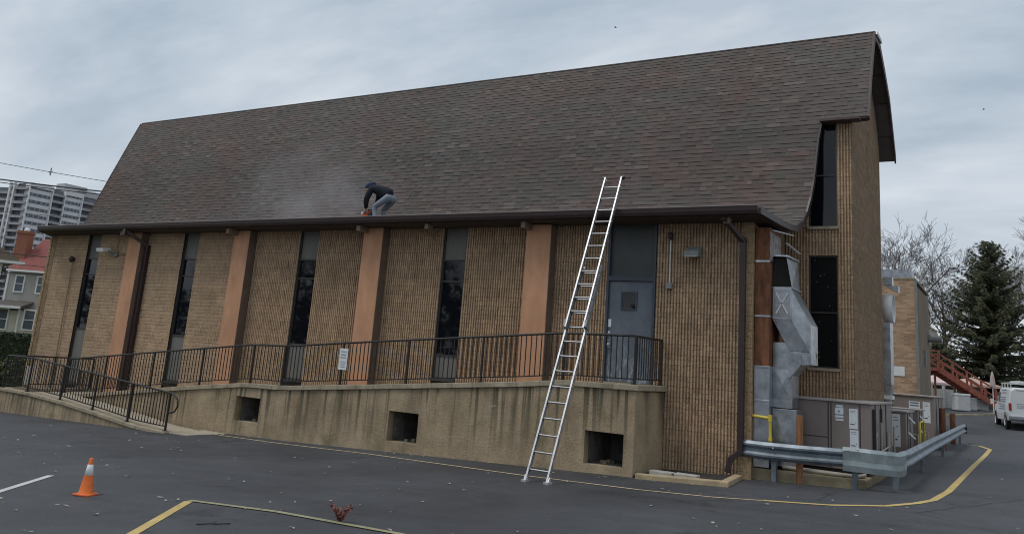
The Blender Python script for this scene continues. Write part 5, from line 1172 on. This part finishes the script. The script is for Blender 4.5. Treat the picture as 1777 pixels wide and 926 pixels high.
# ------------------------------------------------------------------ far right clutter
hR = thing('house', 'white house with a draped tarp on its roof behind the annexe', 'house', tuple(gf(33.6, 66)), YAW); r0 = hR.location.z
mb = MB(); siding(mb, -3, .9, 0, 5.3 - r0, 0, 5); obj('wall', mb, 'siding_cream', hR, local=True)
mb = MB(); mb.prism([(-3.0, 5.3 - r0), (-1.3, 8.2 - r0), (.3, 7.2 - r0), (1.15, 5.2 - r0)], -.3, 5, 'y'); rr0 = obj('roof', mb, 'tarp', hR, local=True)
mb = MB(); mb.box(-.9, -.3, 1, 1.6, 7.2 - r0, 8.6 - r0); obj('chimney', mb, 'brick_red', rr0, local=True)
win(hR, -.2, 4.3 - r0, .6, 1.0, -.02); win(hR, .1, 2.9 - r0, .5, .8, -.02)
def canopy(label, X, Y, w_, zt, ze, mtl):
    t_ = thing('canopy_tent', label, 'canopy', tuple(gf(X, Y)), YAW, 'garden canopies behind the stairs'); b_ = t_.location.z; a = w_ / 2; mb = MB()
    mb.add([(-a, -a, ze - b_), (a, -a, ze - b_), (a, a, ze - b_), (-a, a, ze - b_), (0, 0, zt - b_), (-a, -a, ze - .15 - b_), (a, -a, ze - .15 - b_), (a, a, ze - .15 - b_), (-a, a, ze - .15 - b_)], [(0, 1, 4), (1, 2, 4), (2, 3, 4), (3, 0, 4), (0, 5, 6, 1), (1, 6, 7, 2), (2, 7, 8, 3), (3, 8, 5, 0)]); obj('canvas', mb, mtl, t_, local=True)
    for sx_ in (-1, 1):
        for sy_ in (-1, 1): mb = MB(); mb.box(sx_ * a * .97 - .04, sx_ * a * .97 + .04, sy_ * a * .97 - .04, sy_ * a * .97 + .04, 0, ze - b_); obj('leg', mb, 'black_iron', t_, local=True)
canopy('pink peaked canopy tent beside the annexe', 29.4, 57, 2.9, 3.65, 3.1, 'pink_canvas'); canopy('tan peaked canopy tent half hidden behind the red stairs', 31.9, 57.5, 2.7, 3.62, 3.15, 'tan_canvas')
um = thing('closed_umbrella', 'closed red and cream garden umbrella standing left of the van', 'umbrella', tuple(gf(29.2, 50.3)), YAW); b_ = um.location.z
mb = MB(); mb.tube([(0, 0, 0), (0, 0, 3.9 - b_)], .025, 6); obj('pole', mb, 'white_plastic', um, local=True)
mb = MB(); mb.lathe([(.17, 3.05 - b_), (.15, 3.2 - b_), (.11, 3.55 - b_), (.06, 3.8 - b_), (0, 3.92 - b_)], (0, 0, 0), 10); obj('canvas', mb, mat('umb', (.42, .33, .31), .8, var=.4, scale=3, stretch=(6, 6, .5)), um, local=True)
mb = MB(); mb.box(-1.3, .25, 0, .08, 0, 1.15); sh_ = thing('garden_fence', 'low white board fence below the pink canopy', 'fence', tuple(gf(29.0, 54.5)), YAW); obj('boards', mb, 'white_wood', sh_, local=True)
mb = MB()
for x_ in (-1.3, -.5, .25): mb.box(x_ - .06, x_ + .06, -.05, .13, 0, 1.35)
obj('post', mb, 'white_wood', sh_, local=True)
for k, (X, Y, w_, d_, h_, la) in enumerate(((29.05, 52.5, .55, .5, .75, 'pale storage bin at the foot of the white fence'), (29.75, 52.8, .9, .5, .6, 'white crate standing under the red stairs'), (28.3, 52.2, .8, .7, 1.0, 'white chest left of the storage bins beside the annexe'))):
    t_ = thing('storage_bin', la, 'bin', tuple(gf(X, Y)), YAW, 'white bins beyond the lot'); mb = MB(); mb.box(-w_ / 2, w_ / 2, -d_ / 2, d_ / 2, 0, h_ * .88); obj('body', mb, 'white_wood', t_, local=True, bevel=.03); mb = MB(); mb.box(-w_ / 2 - .02, w_ / 2 + .02, -d_ / 2 - .02, d_ / 2 + .02, h_ * .88 + .003, h_); obj('lid', mb, 'white_plastic', t_, local=True, bevel=.02)
leafy('shrub', 'dark brushy shrub under the red stairs', gf(30.6, 55), 1.4, .8, 1.3, 'hedge_leaf', 16, 'shrubs under the stairs', 1600)
mb = MB(); A_ = gf(24, 49.5); B_ = gf(33, 50.5); mb.bar(A_ + Vector((0, 0, .03)), B_ + Vector((0, 0, .03)), .2, .18); tag(obj('far_kerb', mb, 'coping'), 'low concrete kerb at the far end of the lot', 'kerb')

# ------------------------------------------------------------------ van
VP = gf(26.35, 42.2); van = thing('van', 'white work van with roof rack and faded lettering parked at the right edge', 'van', tuple(VP), R(8))
# local: +y is the front, x across; rear face near y=0
def loft(mb, secs):
    vs = []; n_ = len(secs[0][1])
    for y, pl_ in secs: vs += [(x, y, z) for x, z in pl_]
    fs = [(i * n_ + k, i * n_ + (k + 1) % n_, (i + 1) * n_ + (k + 1) % n_, (i + 1) * n_ + k) for i in range(len(secs) - 1) for k in range(n_)]
    fs += [tuple(range(n_))[::-1], tuple(range((len(secs) - 1) * n_, len(secs) * n_))]; mb.add(vs, fs, smooth=False)
def sec(w_, zb_, zt_, tw, r_=.12):
    return [(-w_, zb_), (w_, zb_), (w_ + .02, zb_ + .35), (w_, 1.15), (tw + .03, zt_ - r_), (tw - .12, zt_), (-tw + .12, zt_), (-tw - .03, zt_ - r_), (-w_, 1.15), (-w_ - .02, zb_ + .35)]
mb = MB(); loft(mb, [(0, sec(.93, .50, 1.98, .78)), (.12, sec(.98, .42, 2.04, .84)), (3.3, sec(.99, .40, 2.06, .85)), (3.9, sec(.98, .40, 1.95, .80)), (4.35, sec(.97, .40, 1.35, .86)), (5.25, sec(.93, .45, 1.12, .82))]); body = obj('body', mb, 'van_white', van, local=True, bevel=.03)
for sx_ in (-1, 1):
    for yy in (.95, 4.4):
        mb = MB(); mb.lathe([(0, -.11), (.22, -.11), (.34, -.10), (.36, -.06), (.36, .06), (.34, .10), (.22, .11), (0, .11)], (sx_ * .90, yy, .36), 20, 'x'); wh = obj('wheel', mb, 'tyre', van, local=True)
        mb = MB(); mb.lathe([(0, .03), (.08, .04), (.19, .02), (.21, -.01)], (sx_ * .90 + (.105 if sx_ > 0 else -.135), yy, .36), 14, 'x'); obj('hubcap', mb, 'white_plastic', wh, local=True)
        mb = MB(); mb.lathe([(.40, -.03), (.43, -.03), (.43, .03), (.40, .03)], (sx_ * .985, yy, .40), 20, 'x'); obj('wheel_arch', mb, 'black_iron', van, local=True)
    mb = MB(); mb.box(sx_ * .90 - .06, sx_ * .90 + .06, -.03, .08, .92, 1.27); obj('tail_light', mb, 'tail_red', van, local=True, bevel=.01)
mb = MB(); mb.box(-.98, .98, -.20, .02, .50, .66); obj('bumper', mb, 'chrome', van, local=True, bevel=.02)
mb = MB(); mb.box(-.22, .22, -.03, .01, .72, .86); obj('number_plate', mb, 'van_text', van, local=True)
mb = MB(); mb.box(-.006, .006, -.012, .01, .68, 1.92); obj('door_seam', mb, 'black_iron', van, local=True)
for sx_ in (-1, 1): mb = MB(); mb.box(sx_ * .38 - .27, sx_ * .38 + .27, .01, .045, 1.32, 1.80); obj('rear_window', mb, 'van_grey', van, local=True)
mb = MB(); mb.box(-.16, .0, -.02, .02, .98, 1.04); obj('door_handle', mb, 'black_iron', van, local=True)
mb = MB(); r3 = random.Random(5)
for k, z in enumerate((1.86, 1.74, 1.52, 1.42, 1.30, 1.18, 1.06, .94)):          # faded lettering on the side, too small to read
    y = 1.0
    while y < (3.2 if k % 2 else 2.7):
        w_ = r3.uniform(.06, .22); xx = -1.003 if z < 1.2 else -1.0 + (z - 1.15) * .175; mb.box(xx - .012, xx - .004, y, y + w_, z, z + (.075 if k in (0, 4) else .045)); y += w_ + .05
for k, z in enumerate((1.88, 1.22, 1.12, 1.04)):
    x = -.6
    while x < .6: w_ = r3.uniform(.04, .12); mb.box(x, x + w_, -.006, .03 if z > 1.5 else .002, z, z + .045); x += w_ + .03
obj('lettering', mb, 'van_text', van, local=True)
mb = MB(); mb.box(-.99, -.86, 2.9, 3.7, 1.30, 1.78); obj('side_window', mb, 'lit_glass', van, local=True)
mb = MB(); mb.tube([(-1.0, 4.0, 1.3), (-1.2, 4.0, 1.32)], .02, 6); mb.box(-1.28, -1.16, 3.95, 4.03, 1.15, 1.42); obj('mirror', mb, 'white_plastic', van, local=True)
mb = MB()
for sx_ in (-.78, .78):
    mb.tube([(sx_, .15, 2.26), (sx_, 3.4, 2.26)], .025, 6)
    for yy in (.3, 1.3, 2.3, 3.3): mb.tube([(sx_, yy, 2.03), (sx_, yy, 2.26)], .02, 6)
for yy in (.3, 1.3, 2.3, 3.3): mb.tube([(-.8, yy, 2.26), (.8, yy, 2.26)], .025, 6)
obj('roof_rack', mb, 'white_plastic', van, local=True)
ld = thing('folding_ladder', 'small white ladder tied on the roof rack of the van', 'ladder', tuple(Matrix(WM[van]) @ Vector((-.2, 1.6, 2.30))), R(8)); mb = MB()
for sx_ in (-.2, .2): mb.box(sx_ - .025, sx_ + .025, -1.5, 1.6, 0, .09)
obj('side_rail', mb, 'white_plastic', ld, local=True); mb = MB()
for k in range(9): mb.box(-.18, .18, -1.35 + k * .34, -1.31 + k * .34, .03, .07)
obj('rungs', mb, 'white_plastic', ld, local=True)

# ------------------------------------------------------------------ birds
for k, (X, z, la) in enumerate(((7.04, 27.87, 'tiny dark bird flying above the middle of the roof'), (35.16, 23.54, 'tiny dark bird flying at the right of the roof peak'))):
    c = far(X, 60, z); mb = MB(); mb.lathe([(0, -.09), (.03, -.05), (.035, 0), (.02, .06), (0, .10)], tuple(c), 8, 'x')
    for s_ in (-1, 1): mb.add([c + Vector((-.03, 0, .01)), c + Vector((.04, 0, .01)), c + Vector((.05, s_ * .12, .05)), c + Vector((.0, s_ * .19, .02)), c + Vector((-.02, s_ * .1, .045))], [(0, 1, 2, 3, 4)])
    tag(obj('bird', mb, 'bird'), la, 'bird', 'birds in the sky')
